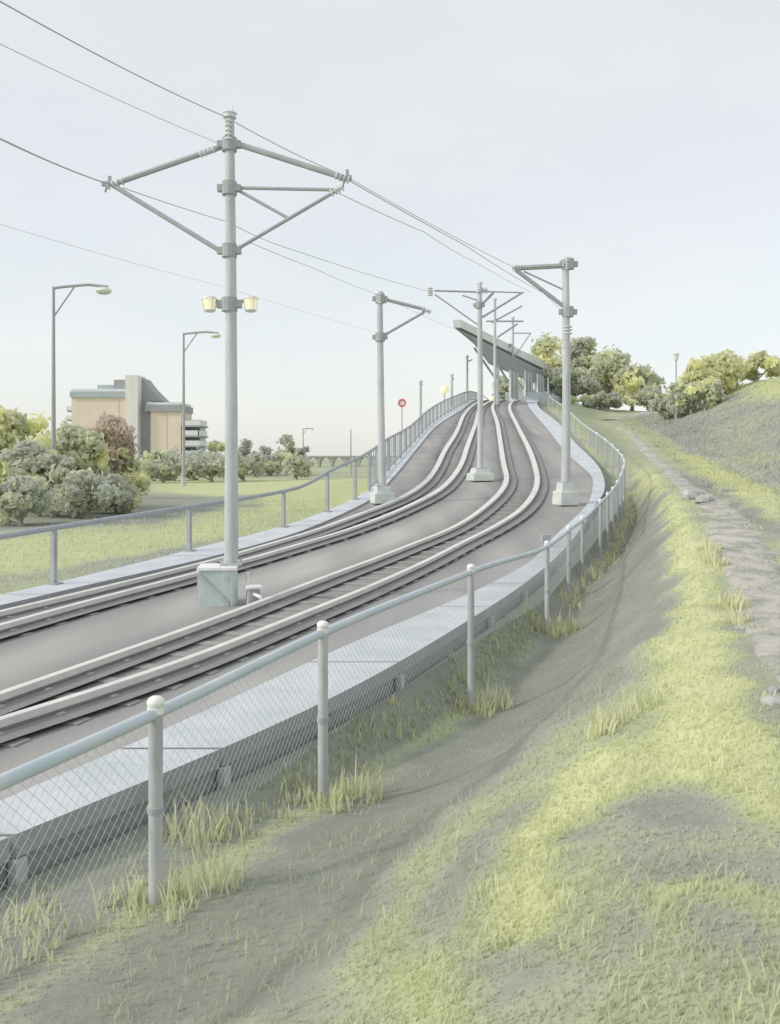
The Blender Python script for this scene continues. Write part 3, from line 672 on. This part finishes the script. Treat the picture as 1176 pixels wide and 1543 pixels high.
# ------------------------------------------------------------------ station canopy and platform
A0, A1 = P(686, 494, 74), P(852, 574, 132)      # high outer edge
B0, B1 = P(737, 546, 76), P(866, 603, 134)      # low edge at the columns
r = thing('station_canopy', (P(745, 600, 80).x, 80, h(80)), 'long sloping station canopy with white edge and dark underside over the hilltop platform', 'station')
NS = 12; th = Vector((0, 0, .55)); m = MB(); vs = []; fs = []
for k in range(NS+1):
    t = k/NS; a = A0.lerp(A1, t); b = B0.lerp(B1, t); mid = a.lerp(b, .55)+Vector((0, 0, .55))
    vs += [a+th*.2, mid+th*.3, b+th*.2, b-th*.25, mid-th*.5, a-th*.1]
for k in range(NS):
    for j in range(6): fs.append((k*6+j, k*6+(j+1) % 6, (k+1)*6+(j+1) % 6, (k+1)*6+j))
fs += [tuple(range(6))[::-1], tuple(NS*6+j for j in range(6))]
m.add(vs, fs); obj('roof', m, 'canopy_dark', r)
m = MB(); vs = []; fs = []
for k in range(NS+1):
    t = k/NS; a = A0.lerp(A1, t); s = 1+t*.75; o_ = Vector((-.15, -.1, 0)); vs += [a+o_+Vector((0, 0, .2+.5*s)), a+o_+Vector((0, 0, .02)), a+Vector((.5, 0, .02)), a+Vector((.5, 0, .2+.5*s))]
for k in range(NS):
    for j in range(4): fs.append((k*4+j, k*4+(j+1) % 4, (k+1)*4+(j+1) % 4, (k+1)*4+j))
fs += [(3, 2, 1, 0), tuple(NS*4+j for j in range(4))]
m.add(vs, fs); obj('fascia', m, 'canopy_white', r)
for k in range(9):
    t = (k+.3)/9; b = B0.lerp(B1, t)+Vector((.3, 0, -.1)); a = A0.lerp(A1, t).lerp(b, .35)
    zf = float(h(b.y)); m = MB().tube([(b.x, b.y, zf), (b.x, b.y, b.z)], .2, 8); col = obj('column', m, 'tower_render' if k % 2 else 'mast_steel', r, smooth=True)
    obj('bracket_arm', MB().tube([(b.x, b.y, b.z-1.4), (a.x, a.y, a.z-.4)], .1, 6), 'mast_dark', col)
for k in range(6):
    t = (k+.6)/8; b = B0.lerp(B1, t)+Vector((1.4, .5, 0)); zf = float(h(b.y))
    sc = obj('wind_screen', MB().box((b.x, b.y, zf+1.6), (.1, 3.6, 2.4), -.33), 'glass_dark', r)
    for q in (-1.8, 0, 1.8): obj('screen_post', MB().box((b.x+q*.33, b.y+q*.94, zf+1.6), (.16, .16, 2.6), -.33), 'balcony_white', sc)
m = MB(); vs = []; fs = []
for k in range(NS+1):
    y = 88+k*4.2; t = (y-76)/58; b = B0.lerp(B1, min(t, 1)); z = h(y)+.85
    vs += [(b.x-1.1, y, z), (b.x+2.3, y, z), (b.x+2.3, y, z-1.4), (b.x-1.1, y, z-1.4)]
for k in range(NS):
    for j in range(4): fs.append((k*4+j, k*4+(j+1) % 4, (k+1)*4+(j+1) % 4, (k+1)*4+j))
fs += [(3, 2, 1, 0), tuple(NS*4+j for j in range(4))]
tag(obj('station_platform', MB().add(vs, fs), 'concrete_pale'), 'raised concrete platform under the station canopy', 'platform')

# ------------------------------------------------------------------ apartment building
Yb = 220; S = Yb/F
def BX(root, name, x0, x1, y0, y1, d0, d1, matn, parent=None, bevel=0):
    X0, X1 = (x0-HX)*S, (x1-HX)*S; Z0, Z1 = (HY-y1)*S, (HY-y0)*S
    return obj(name, MB().box(((X0+X1)/2, Yb+(d0+d1)/2, (Z0+Z1)/2), (X1-X0, d1-d0, Z1-Z0)), matn, parent or root)
r = thing('apartment_building', ((190-HX)*S, Yb, -2.95), 'tan brick apartment building with grey stair tower and stacked balconies beyond the left trees', 'building')
BX(r, 'main_block', 108, 192, 599, 709, 0, 14, 'brick_tan')
rf = BX(r, 'roof_band', 106.5, 193, 590, 599, -.5, 14.5, 'roof_teal'); BX(r, 'roof_parapet', 108, 192, 586, 590, -.1, 14, 'roof_white', rf)
p = BX(r, 'penthouse', 168, 194, 571, 586, 2, 10, 'roof_dark'); BX(r, 'plant_room', 141, 168, 578.5, 586, 3, 9, 'roof_teal', p)
BX(r, 'stair_tower', 192, 210.5, 566, 709, -1.6, 6, 'tower_render'); 
BX(r, 'recess', 210.5, 228, 604, 709, 1.5, 10, 'roof_dark')
# sloping roof behind the tower
m = MB(); z = lambda py: (HY-py)*S; X = lambda px: (px-HX)*S
vs = [(X(211), Yb+2, z(604)), (X(211), Yb+2, z(568)), (X(222), Yb+2, z(583)), (X(243), Yb+2, z(604))]; vs += [(a, b+8, c) for a, b, c in vs]
m.add(vs, [(3, 2, 1, 0), (4, 5, 6, 7), (0, 1, 5, 4), (1, 2, 6, 5), (2, 3, 7, 6), (3, 0, 4, 7)]); obj('sloping_roof', m, 'roof_dark', r)
BX(r, 'side_block', 228, 273, 620, 709, 0, 12, 'brick_tan'); BX(r, 'side_return', 225.5, 228, 620, 709, .5, 11, 'brick_shade')
rf = BX(r, 'roof_band', 220, 274.5, 610, 620, -.6, 12.5, 'roof_dark'); BX(r, 'roof_parapet', 222, 272, 606, 610, -.2, 12, 'roof_white', rf)
BX(r, 'balcony_wall', 274, 298, 632, 709, 3, 10, 'glass_dark')
for k in range(5):
    y = 635+k*15.2; b = BX(r, 'balcony', 274, 303, y+6, y+8.5, -.6, 9, 'roof_dark'); BX(r, 'parapet', 275, 301-2*(k % 2), y-1.5, y+6, -.5, -.2, 'balcony_white', b)
    BX(r, 'parapet', 301.2, 302.5, y-1.5, y+6, -.5, 8, 'balcony_white', b)
for k in range(3):
    y = 612+k*14; b = BX(r, 'balcony', 99, 107.6, y+6, y+8, 1, 8, 'roof_dark'); BX(r, 'parapet', 99, 107.6, y, y+6, .7, .95, 'balcony_white', b)
BX(r, 'facade_joint', 179, 180, 601, 709, -.06, 0, 'brick_shade'); BX(r, 'facade_joint', 251, 252, 622, 709, -.06, 0, 'brick_shade')

# ------------------------------------------------------------------ far viaduct
Yv = 290; S2 = Yv/F; r = thing('arched_viaduct', ((500-HX)*S2, Yv, -2.95), 'low distant viaduct with flat arches on the horizon beyond the field', 'bridge')
x0, x1 = (442-HX)*S2, (640-HX)*S2; zt = (HY-687)*S2
obj('deck', MB().box(((x0+x1)/2, Yv, zt-.25), (x1-x0, 5, .6)), 'viaduct', r)
for k in range(10):
    xa = x0+(x1-x0)*k/10; xb = x0+(x1-x0)*(k+1)/10; m = MB(); vs = []; nn = 10
    for j in range(nn+1):
        t = j/nn; xx = xa+.35+(xb-xa-.7)*t; zz = -2.4+(zt-.6+2.4)*math.sin(math.pi*t)**.5
        vs += [(xx, Yv-2.2, zz), (xx, Yv-2.2, zt-.5), (xx, Yv+2.2, zz), (xx, Yv+2.2, zt-.5)]
    fs = []
    for j in range(nn): a = j*4; fs += [(a, a+4, a+5, a+1), (a+2, a+3, a+7, a+6), (a, a+2, a+6, a+4)]
    m.add(vs, fs); m.box((xa+.0, Yv, (zt-3.6)/2-.2), (.8, 4.6, zt+3.0)); obj('arch', m, 'viaduct', r)

# ------------------------------------------------------------------ trees
def tree(name, x, y, zg, hgt, w, matn, label, leaf=.3, n=2600, trunk=.25, clumps=26, lightness=.5, group=None, squash=.42, seed=1, cat='tree', dens=1.0):
    rd = np.random.default_rng(seed); rr = random.Random(seed)
    r = thing(name, (x, y, zg), label, cat, group)
    cz = zg+hgt*(trunk+(1-trunk)*.5); rz = hgt*(1-trunk)*.5; cl = []
    for k in range(clumps):
        while True:
            v = rd.uniform(-1, 1, 3)
            if .05 < (v**2).sum() < 1: break
        q = v/np.sqrt((v**2).sum())*rd.uniform(.35, .84); s = rd.uniform(.20, .38)
        taper = 1-.35*max(q[2], 0)
        cl.append((x+q[0]*w*taper, y+q[1]*w*.8*taper, cz+q[2]*rz, s*min(w, rz*1.3), rd.uniform(-.2, .1) if rd.random() > .3 else rd.uniform(.25, .6)))
    m = MB(); V = []; Fc = []; Tn = []; b = 0
    n = int(n*.9); leaf = leaf*1.15; per = int(n/clumps)
    for (cx, cy, czz, s, tn) in cl:
        d = rd.normal(size=(per, 3)); d /= np.linalg.norm(d, axis=1)[:, None]; rad = s*(rd.uniform(.25, 1, per)**.5)[:, None]*(1+.25*rd.normal(size=(per, 1)))
        c = np.array([cx, cy, czz])+d*rad*np.array([1.05, 1.05, .8])
        nrm = d+.7*rd.normal(size=(per, 3)); nrm /= np.linalg.norm(nrm, axis=1)[:, None]
        a = np.cross(nrm, rd.normal(size=(per, 3))); a /= np.linalg.norm(a, axis=1)[:, None]; bb = np.cross(nrm, a)
        l = leaf*rd.uniform(.5, 1.25, per)[:, None]
        q = np.stack([c-a*l, c-bb*l*.55+a*l*.1, c+a*l, c+bb*l*.55-a*l*.1], 1)
        V.append(q.reshape(-1, 3)); tv = np.clip(lightness+tn+.16*rd.normal(size=per), 0, 1); tv = np.where(rd.random(per) < .07, np.clip(tv+.35, 0, 1), tv)
        Tn.append(np.repeat(tv, 4))
    V = np.concatenate(V); m.v = V.tolist(); m.t = np.concatenate(Tn).tolist(); k = len(V)//4
    m.f = np.arange(k*4).reshape(k, 4).tolist()
    obj('crown', m, matn, r)
    m = MB(); th = max(.05, w*.06); top = cz+rz*.35
    m.tube([(x, y, zg-.3), (x+th*.5, y, zg+hgt*trunk), (x-th*.3, y, cz), (x, y, top)], th, 8, rr=[th*1.4, th, th*.6, th*.2])
    for k, c in enumerate(cl[:12]):
        zb = zg+hgt*trunk*(.7)+(k/12)*(cz-zg-hgt*trunk*.7)*.9; mid = ((x+c[0])/2, (y+c[1])/2, (zb+c[2])/2-.04*hgt)
        m.tube([(x, y, zb), mid, c[:3]], th*.3, 5, rr=[th*.45, th*.28, th*.08])
    obj('trunk', m, 'bark', r, smooth=True); return r
def tree_px(px, top, wpx, Y, matn, label, name='tree', base=None, **k):
    x = (px-HX)/F*Y; zg = float(T(x, Y)) if base is None else (HY-base)/F*Y; hgt = (HY-top)/F*Y-zg
    return tree(name, x, Y, zg, hgt*1.15, (1.5 if Y > 60 else 1.35)*wpx/F*Y, matn, label, **k)
G1 = 'trees and bushes left of the tracks'; G2 = 'trees behind the station'; G3 = 'trees on the right hill'; G4 = 'small trees on the far edge of the field'
tree_px(12, 598, 48, 48, 'leaf_olive', 'pale green tree cut by the left edge of the view', n=4200, leaf=.24, trunk=.12, clumps=34, lightness=.52, group=G1, seed=11)
tree_px(-50, 610, 50, 50, 'leaf_dark', 'dark tree at the left edge half hidden by the pale green tree', n=2500, leaf=.26, trunk=.12, clumps=26, lightness=.3, group=G1, seed=12)
tree_px(58, 655, 42, 44, 'leaf_dark', 'dark bushy tree around the foot of the tall left lamp', 'bushy_tree', n=3600, leaf=.2, trunk=.05, clumps=34, lightness=.22, group=G1, seed=13)
tree_px(108, 640, 44, 46, 'leaf_olive', 'olive tree with yellow tips in front of the brick building', n=3800, leaf=.21, trunk=.08, clumps=34, lightness=.36, group=G1, seed=14)
tree_px(158, 626, 40, 50, 'leaf_red', 'reddish brown tree in front of the brick building', n=3800, leaf=.2, trunk=.1, clumps=34, lightness=.3, group=G1, seed=15)
tree_px(190, 676, 26, 50, 'leaf_olive', 'low olive bush right of the reddish tree', 'bush', n=1800, leaf=.17, trunk=.03, clumps=20, lightness=.46, group=G1, seed=16, cat='bush')
tree_px(30, 725, 50, 38, 'leaf_dark', 'spreading dark bush under the left trees', 'bush', n=2600, leaf=.15, trunk=.02, clumps=26, lightness=.05, group=G1, seed=17, cat='bush')
tree_px(130, 715, 60, 42, 'leaf_dark', 'broad dark bush below the reddish tree', 'bush', n=3000, leaf=.15, trunk=.02, clumps=28, lightness=.05, group=G1, seed=18, cat='bush')
tree_px(205, 697, 15, 62, 'leaf_gold', 'small pale yellow shrub at the edge of the field', 'shrub', n=900, leaf=.16, trunk=.02, clumps=12, lightness=.75, group=G1, seed=19, cat='bush')
for i, (px, top, w, Y, lab) in enumerate([(232, 688, 24, 112, 'low hedge bush below the grey stair tower'), (262, 680, 26, 114, 'hedge bush in front of the side block'), (296, 684, 26, 116, 'hedge bush below the stacked balconies')]):
    tree_px(px, top, w, Y, 'leaf_grey', lab, 'hedge_bush', n=1100, leaf=.32, trunk=.02, clumps=16, lightness=.3, group=G4, seed=30+i, cat='bush')
for i, (px, top, w, Y, lab) in enumerate([(245, 684, 30, 104, 'dark hedge bush in front of the lamp by the building'), (318, 686, 30, 108, 'dark hedge bush between the balconies and the tallest mast'), (366, 686, 28, 112, 'dark hedge bush just right of the tallest mast'), (446, 688, 22, 120, 'last dark hedge bush before the viaduct')]):
    tree_px(px, top, w, Y, 'leaf_dark', lab, 'hedge_bush', n=1500, leaf=.3, trunk=.02, clumps=20, lightness=.12, group=G4, seed=160+i, cat='bush')
for i, (px, top, w, Y, mt, lab) in enumerate([(322, 660, 15, 150, 'leaf_dark', 'small dark tree just left of the tallest mast'), (372, 668, 16, 150, 'leaf_grey', 'small grey tree just right of the tallest mast'), (397, 674, 14, 160, 'leaf_grey', 'low pale tree left of the round topped one'),
      (431, 663, 15, 150, 'leaf_dark', 'round topped dark tree beyond the field'), (452, 672, 12, 155, 'leaf_grey', 'small grey tree beside the tiny distant lamp'), (345, 682, 30, 140, 'leaf_grey', 'low bush hidden partly behind the tallest mast'), (405, 684, 40, 145, 'leaf_dark', 'low dark bush below the round topped tree')]):
    tree_px(px, top, w, Y, mt, lab, n=1300, leaf=.4, trunk=.04, clumps=16, lightness=.3, group=G4, seed=40+i)
for i, (px, top, w, Y, mt, lt, lab) in enumerate([(826, 516, 34, 118, 'leaf_gold', .45, 'yellow green tree just left of the right hand mast'), (880, 513, 26, 112, 'leaf_dark', .3, 'tall dark tree just right of the right hand mast'),
      (915, 538, 34, 108, 'leaf_olive', .3, 'dark olive tree in the middle of the clump behind the bend'), (952, 556, 30, 104, 'leaf_olive', .36, 'smaller olive tree at the right end of the clump'), (978, 588, 16, 100, 'leaf_dark', .3, 'small dark tree at the right tip of the clump'),
      (850, 560, 40, 104, 'leaf_dark', .22, 'dark tree behind the lower part of the right hand mast'), (905, 596, 42, 98, 'leaf_dark', .2, 'low dark tree above the pale path'), (812, 572, 20, 108, 'leaf_dark', .3, 'dark tree at the end of the canopy')]):
    tree_px(px, top, w, Y, mt, lab, n=3800, leaf=.34, trunk=.1, clumps=34, lightness=lt, group=G2, seed=60+i)
for i, (px, top, w, Y, mt, lt, lab) in enumerate([(1090, 532, 36, 76, 'leaf_gold', .55, 'broad golden green tree on the hilltop'), (1052, 550, 22, 74, 'leaf_gold', .6, 'small golden tree at the left of the hilltop group'), (1140, 538, 34, 80, 'leaf_gold', .45, 'golden tree right of the broad one'),
      (1185, 542, 30, 82, 'leaf_olive', .4, 'olive tree at the right edge of the view'), (1028, 580, 18, 72, 'leaf_dark', .25, 'dark bush below the lantern post'), (1003, 598, 14, 74, 'leaf_dark', .25, 'lowest dark bush at the saddle by the path'), (1062, 578, 26, 70, 'leaf_olive', .3, 'dark olive bush below the golden trees')]):
    tree_px(px, top, w, Y, mt, lab, n=3200, leaf=.24, trunk=.06, clumps=30, lightness=lt, group=G3, seed=80+i)

for i, (px, top, w, Y, mt, lt, lab) in enumerate([(765, 566, 20, 146, 'leaf_dark', .25, 'dark tree seen between the first canopy columns'), (795, 560, 22, 150, 'leaf_olive', .35, 'olive tree seen between the middle canopy columns'), (838, 588, 26, 140, 'leaf_dark', .25, 'dark tree seen under the far end of the canopy')]):
    tree_px(px, top, w, Y, mt, lab, n=2400, leaf=.4, trunk=.05, clumps=30, lightness=lt, group=G2, seed=120+i)
for i, (px, top, w, Y, mt, lt, lab) in enumerate([(84, 690, 34, 43, 'leaf_dark', .15, 'dark bush filling the gap below the yellow tipped olive tree'), (175, 716, 34, 46, 'leaf_dark', .2, 'dark bush at the right foot of the reddish tree')]):
    tree_px(px, top, w, Y, mt, lab, name='bush', n=2600, leaf=.18, trunk=.02, clumps=28, lightness=lt, group=G1, seed=140+i, cat='bush')

# ------------------------------------------------------------------ paths on the bank
def draped(name, xc, ys, wid, matn, dz=.03):
    m = MB(); vs = []; K = 6
    for y in ys:
        w = wid(y); x = xc(y)
        for k in range(K+1):
            j = (.42*w*float(vnoise(y*1.0, k*9.0, 1.6, 31))+.25*w*float(vnoise(y, k*5., 5.3, 32))) if k in (0, K) else 0
            xx = x+(k/K-.5)*w+j; vs.append((xx, y, float(T(xx, y))+dz-(.06 if k in (0, K) else 0)))
    m.add(vs, [(i*(K+1)+k, i*(K+1)+k+1, (i+1)*(K+1)+k+1, (i+1)*(K+1)+k) for i in range(len(ys)-1) for k in range(K)])
    return struct(obj(name, m, matn, smooth=True, origin=(0, 0, 0)))
draped('dirt_path', XP, np.concatenate([np.arange(6.5, 24, .12), np.arange(24, 70, .4)]), lambda y: float(np.interp(y, [0, 10, 20, 40, 70], [1.2, 1.15, .9, .8, .6])), 'dirt')
draped('dirt_path', Cur([(72, 17.2), (78, 19.8), (90, 26), (105, 33)]), np.arange(79, 106, .5), lambda y: 2.0, 'dirt', .06)
draped('dirt_path', Cur([(12, 8.8), (20, 10.3), (30, 13.3), (42, 16.4), (55, 18.3)]), np.arange(22, 55, .4), lambda y: float(np.interp(y, [22, 30, 40, 55], [.2, .7, .5, .8])), 'dirt')

# ------------------------------------------------------------------ grass
def blades(pts, hgt, wid, tint, name, matn, lean=.5):
    n = len(pts); az = rng.uniform(0, 2*np.pi, n); hh = hgt*rng.uniform(.5, 1.25, n); ww = wid*rng.uniform(.6, 1.4, n)
    dx, dy = np.cos(az), np.sin(az); ln = lean*rng.uniform(.1, 1, n)*hh; la = rng.uniform(0, 2*np.pi, n)
    lx, ly = np.cos(la)*ln, np.sin(la)*ln; X, Y, Z = pts[:, 0], pts[:, 1], pts[:, 2]-.01
    v = np.stack([np.stack([X-dx*ww, Y-dy*ww, Z], 1), np.stack([X+dx*ww, Y+dy*ww, Z], 1),
                  np.stack([X+dx*ww*.6+lx*.45, Y+dy*ww*.6+ly*.45, Z+hh*.6], 1), np.stack([X-dx*ww*.6+lx*.45, Y-dy*ww*.6+ly*.45, Z+hh*.6], 1),
                  np.stack([X+lx, Y+ly, Z+hh*.97], 1)], 1).reshape(-1, 3)
    b = np.arange(n)*5; f4 = np.stack([b, b+1, b+2, b+3], 1).tolist(); f3 = np.stack([b+3, b+2, b+4], 1).tolist()
    m = MB(); m.v = v.tolist(); m.f = f4+f3; m.t = np.repeat(tint, 5).tolist()
    o = obj(name, m, matn, origin=(0, 0, 0)); o['kind'] = 'stuff'; return o
n = 110000; Yr = 2.1*(34/2.1)**rng.random(n); Xr = Yr*rng.uniform(-.55, .56, n)+rng.uniform(-.6, .6, n)
k = (Xr > XF(Yr)-.25) & (abs(Xr-XP(Yr)) > np.interp(Yr, [0, 6.2, 6.6, 20, 34], [0, 0, .5, .4, .4])*(.62+1.1*vnoise(Xr, Yr, 1.9, 51))); Xr, Yr = Xr[k], Yr[k]; Zr = T(Xr, Yr)
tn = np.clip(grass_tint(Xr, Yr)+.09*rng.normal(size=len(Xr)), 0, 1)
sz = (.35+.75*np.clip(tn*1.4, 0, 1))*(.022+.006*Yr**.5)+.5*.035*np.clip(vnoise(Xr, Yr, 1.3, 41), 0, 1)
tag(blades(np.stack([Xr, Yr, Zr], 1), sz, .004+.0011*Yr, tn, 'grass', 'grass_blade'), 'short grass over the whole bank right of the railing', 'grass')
n = 45000; Yr = 26*(85/26)**rng.random(n); Xr = XP(Yr)+.8+22*rng.random(n)**1.3; Zr = T(Xr, Yr)
tn = np.clip(grass_tint(Xr, Yr)+.08*rng.normal(size=n), 0, 1)
tag(blades(np.stack([Xr, Yr, Zr], 1), .16*np.ones(n), .01+.0009*Yr, tn, 'hill_grass', 'grass_blade'), 'rough grass over the hillside right of the dirt path', 'grass')
n = 9000; Yr = 2.3*(9/2.3)**rng.random(n); Xr = Yr*rng.uniform(-.55, .56, n); k = (Xr > XF(Yr)) & (vnoise(Xr, Yr, 1.4, 71) > -.05) & (abs(Xr-XP(Yr)) > .5); Xr, Yr = Xr[k], Yr[k]
tag(blades(np.stack([Xr, Yr, T(Xr, Yr)], 1), .085*np.ones(len(Xr)), .0022+.0007*Yr, np.clip(grass_tint(Xr, Yr)*.8+.1+.2*rng.normal(size=len(Xr)), 0, 1), 'long_grass', 'tall_grass', .9), 'scattered longer stalks standing out of the short grass on the near bank', 'grass')
n = 4000; Yr = 6.5*(26/6.5)**rng.random(n); Xr = XP(Yr)+rng.normal(size=n)*.3; k = vnoise(Xr, Yr, 2.3, 72) > .08; Xr, Yr = Xr[k], Yr[k]
tag(blades(np.stack([Xr, Yr, T(Xr, Yr)+.03], 1), .05*np.ones(len(Xr)), .003+.001*Yr, np.clip(.35+.2*rng.normal(size=len(Xr)), 0, 1), 'path_grass', 'grass_blade', .9), 'thin grass growing through the worn dirt path', 'grass')
# taller tufts: round the post feet, along the wall and on the brow
tp = []; tt = []; th_ = []
def tuft(x, y, r, n, hgt, tone):
    for _ in range(n):
        a = random.uniform(0, 6.28); q = r*random.random()**.5; X = x+q*math.cos(a); Y = y+q*math.sin(a)*1.1
        tp.append((X, Y, float(T(X, Y)))); tt.append(min(1, max(0, random.gauss(tone, .2)))); th_.append(hgt*(1-.5*q/r)*random.uniform(.6, 1.1))
for y in (3.2, 5.0, 7.1, 10.5, 15):
    s = 1+.04*y; x = XF(y); tuft(x+.08, y-.1, .16*s, 60, .2*s, .85); tuft(x-.16, y+.05, .16*s, 50, .17*s, .65); tuft(x+.22*s, y+.2, .18*s, 60, .32*s, .6)
for y in np.arange(2.8, 16, .33):
    x = XF(y)-random.uniform(.1, .3)*(1+.03*y); tuft(x, y, .2, 22, random.uniform(.12, .28), random.uniform(.2, .6))
for y in np.arange(2.6, 16, .16):
    x = XF(y)-random.uniform(.2, .75)*(XF(y)-XR_OUT(y)); tuft(x, y, .16, 12, random.uniform(.08, .22), random.uniform(0, .25))
for y in np.arange(17, 38, .5): tuft(XF(y)+random.uniform(.0, .35), y, .25, 16, random.uniform(.2, .45), .7)
for px, py, r_, n_, h_, t_ in [(905, 1105, .12, 45, .28, .95), (930, 1090, .14, 60, .26, .8), (965, 1070, .16, 60, .22, .75), (985, 1050, .15, 40, .18, .7), (1075, 850, .2, 60, .34, .9), (1068, 830, .2, 50, .3, .9), (1105, 915, .2, 70, .34, .9), (1112, 940, .15, 40, .3, .9), (1165, 1060, .12, 40, .15, .9),
      (755, 1420, .07, 30, .12, .8), (735, 1340, .08, 30, .08, .6), (990, 1465, .06, 24, .03, .9), (640, 1480, .2, 60, .05, .8), (40, 1400, .25, 60, .25, .7), (300, 1260, .22, 90, .36, .65)]:
    q = ground_hit(px, py)
    if q: tuft(q.x, q.y, r_, n_, h_, t_)
tp = np.array(tp); o = blades(tp, np.array(th_), .005+.0011*tp[:, 1], np.array(tt), 'tall_grass', 'tall_grass', .55)
tag(o, 'pale tall grass tufts round the railing posts and path edge', 'grass')
# rough grass on the field side
n = 16000; Yr = 12*(60/12)**rng.random(n); dl = 14*rng.random(n)**1.6+.3; Xr = XL_OUT(Yr)-dl; Zr = T(Xr, Yr)
tn = np.clip(grass_tint(Xr, Yr)+.12*rng.normal(size=n)+.05, 0, 1)
tag(blades(np.stack([Xr, Yr, Zr], 1), .14*np.ones(n), .012+.0007*Yr, tn, 'field_grass', 'grass_blade'), 'rough grass on the field beyond the left railing', 'grass')

# ------------------------------------------------------------------ small things
c = P(383, 902, 14.0); gz = h(14)-.06; c = Vector((P(383, 900, 14.0).x, 14.0, gz))
r = thing('cable_box', tuple(c), 'small grey cable junction with pale pipes on the track bed right of the pale block', 'cable box')
obj('body', MB().box((c.x-.02, c.y+.05, c.z+.14), (.22, .24, .28), .3, .85), 'rock', r, bevel=.02)
obj('lid', MB().box((c.x-.02, c.y+.05, c.z+.30), (.26, .28, .045), .3), 'cap_white', r, bevel=.01)
obj('pipe', MB().tube([(c.x-.14, c.y+.2, c.z+.52), (c.x-.13, c.y+.2, c.z+.3), (c.x-.05, c.y+.0, c.z+.22), (c.x+.12, c.y-.12, c.z+.16), (c.x+.2, c.y-.12, c.z)], .03, 8), 'cap_white', r, smooth=True)
for dx, dy, s in ((.2, .05, .11), (.1, -.2, .08), (-.04, -.22, .06)):
    tag(obj('stone', MB().blob((c.x+dx, c.y+dy, c.z+s*.5), (s, s*.8, s*.6), 8, 6, .18, int(s*99)), 'rock'), {.11: 'largest of three pale stones beside the cable junction', .08: 'middle sized stone beside the cable junction', .06: 'smallest stone beside the cable junction'}[s], 'stone', 'stones beside the cable junction')
c = P(828, 812, 19.6); c = Vector((P(828, 800, 20.8).x-.1, 20.8, h(20.8)-.05))
r = thing('track_signal', tuple(c), 'small dark box on a short stem between the right track and the railing', 'signal box')
obj('stem', MB().tube([c, c+Vector((0, 0, .2))], .05, 8), 'mast_dark', r); obj('box', MB().box((c.x, c.y, c.z+.27), (.2, .16, .18), .2), 'mast_dark', r, bevel=.01)
for px, py, s, lab in ((1042, 752, .35, 'grey rock on the left edge of the dirt path'), (1062, 757, .25, 'smaller grey rock touching the one on the path edge'), (1168, 1062, .09, 'pale stone at the right edge of the view beside the path'), (1166, 1042, .05, 'small pale stone just above the other at the right edge')):
    q = ground_hit(px, py)
    if q: tag(obj('rock', MB().blob((q.x, q.y, q.z+s*.2), (s, s*.8, s*.5), 9, 7, .2, int(px)), 'rock', smooth=False), lab, 'rock', 'rocks by the dirt path')
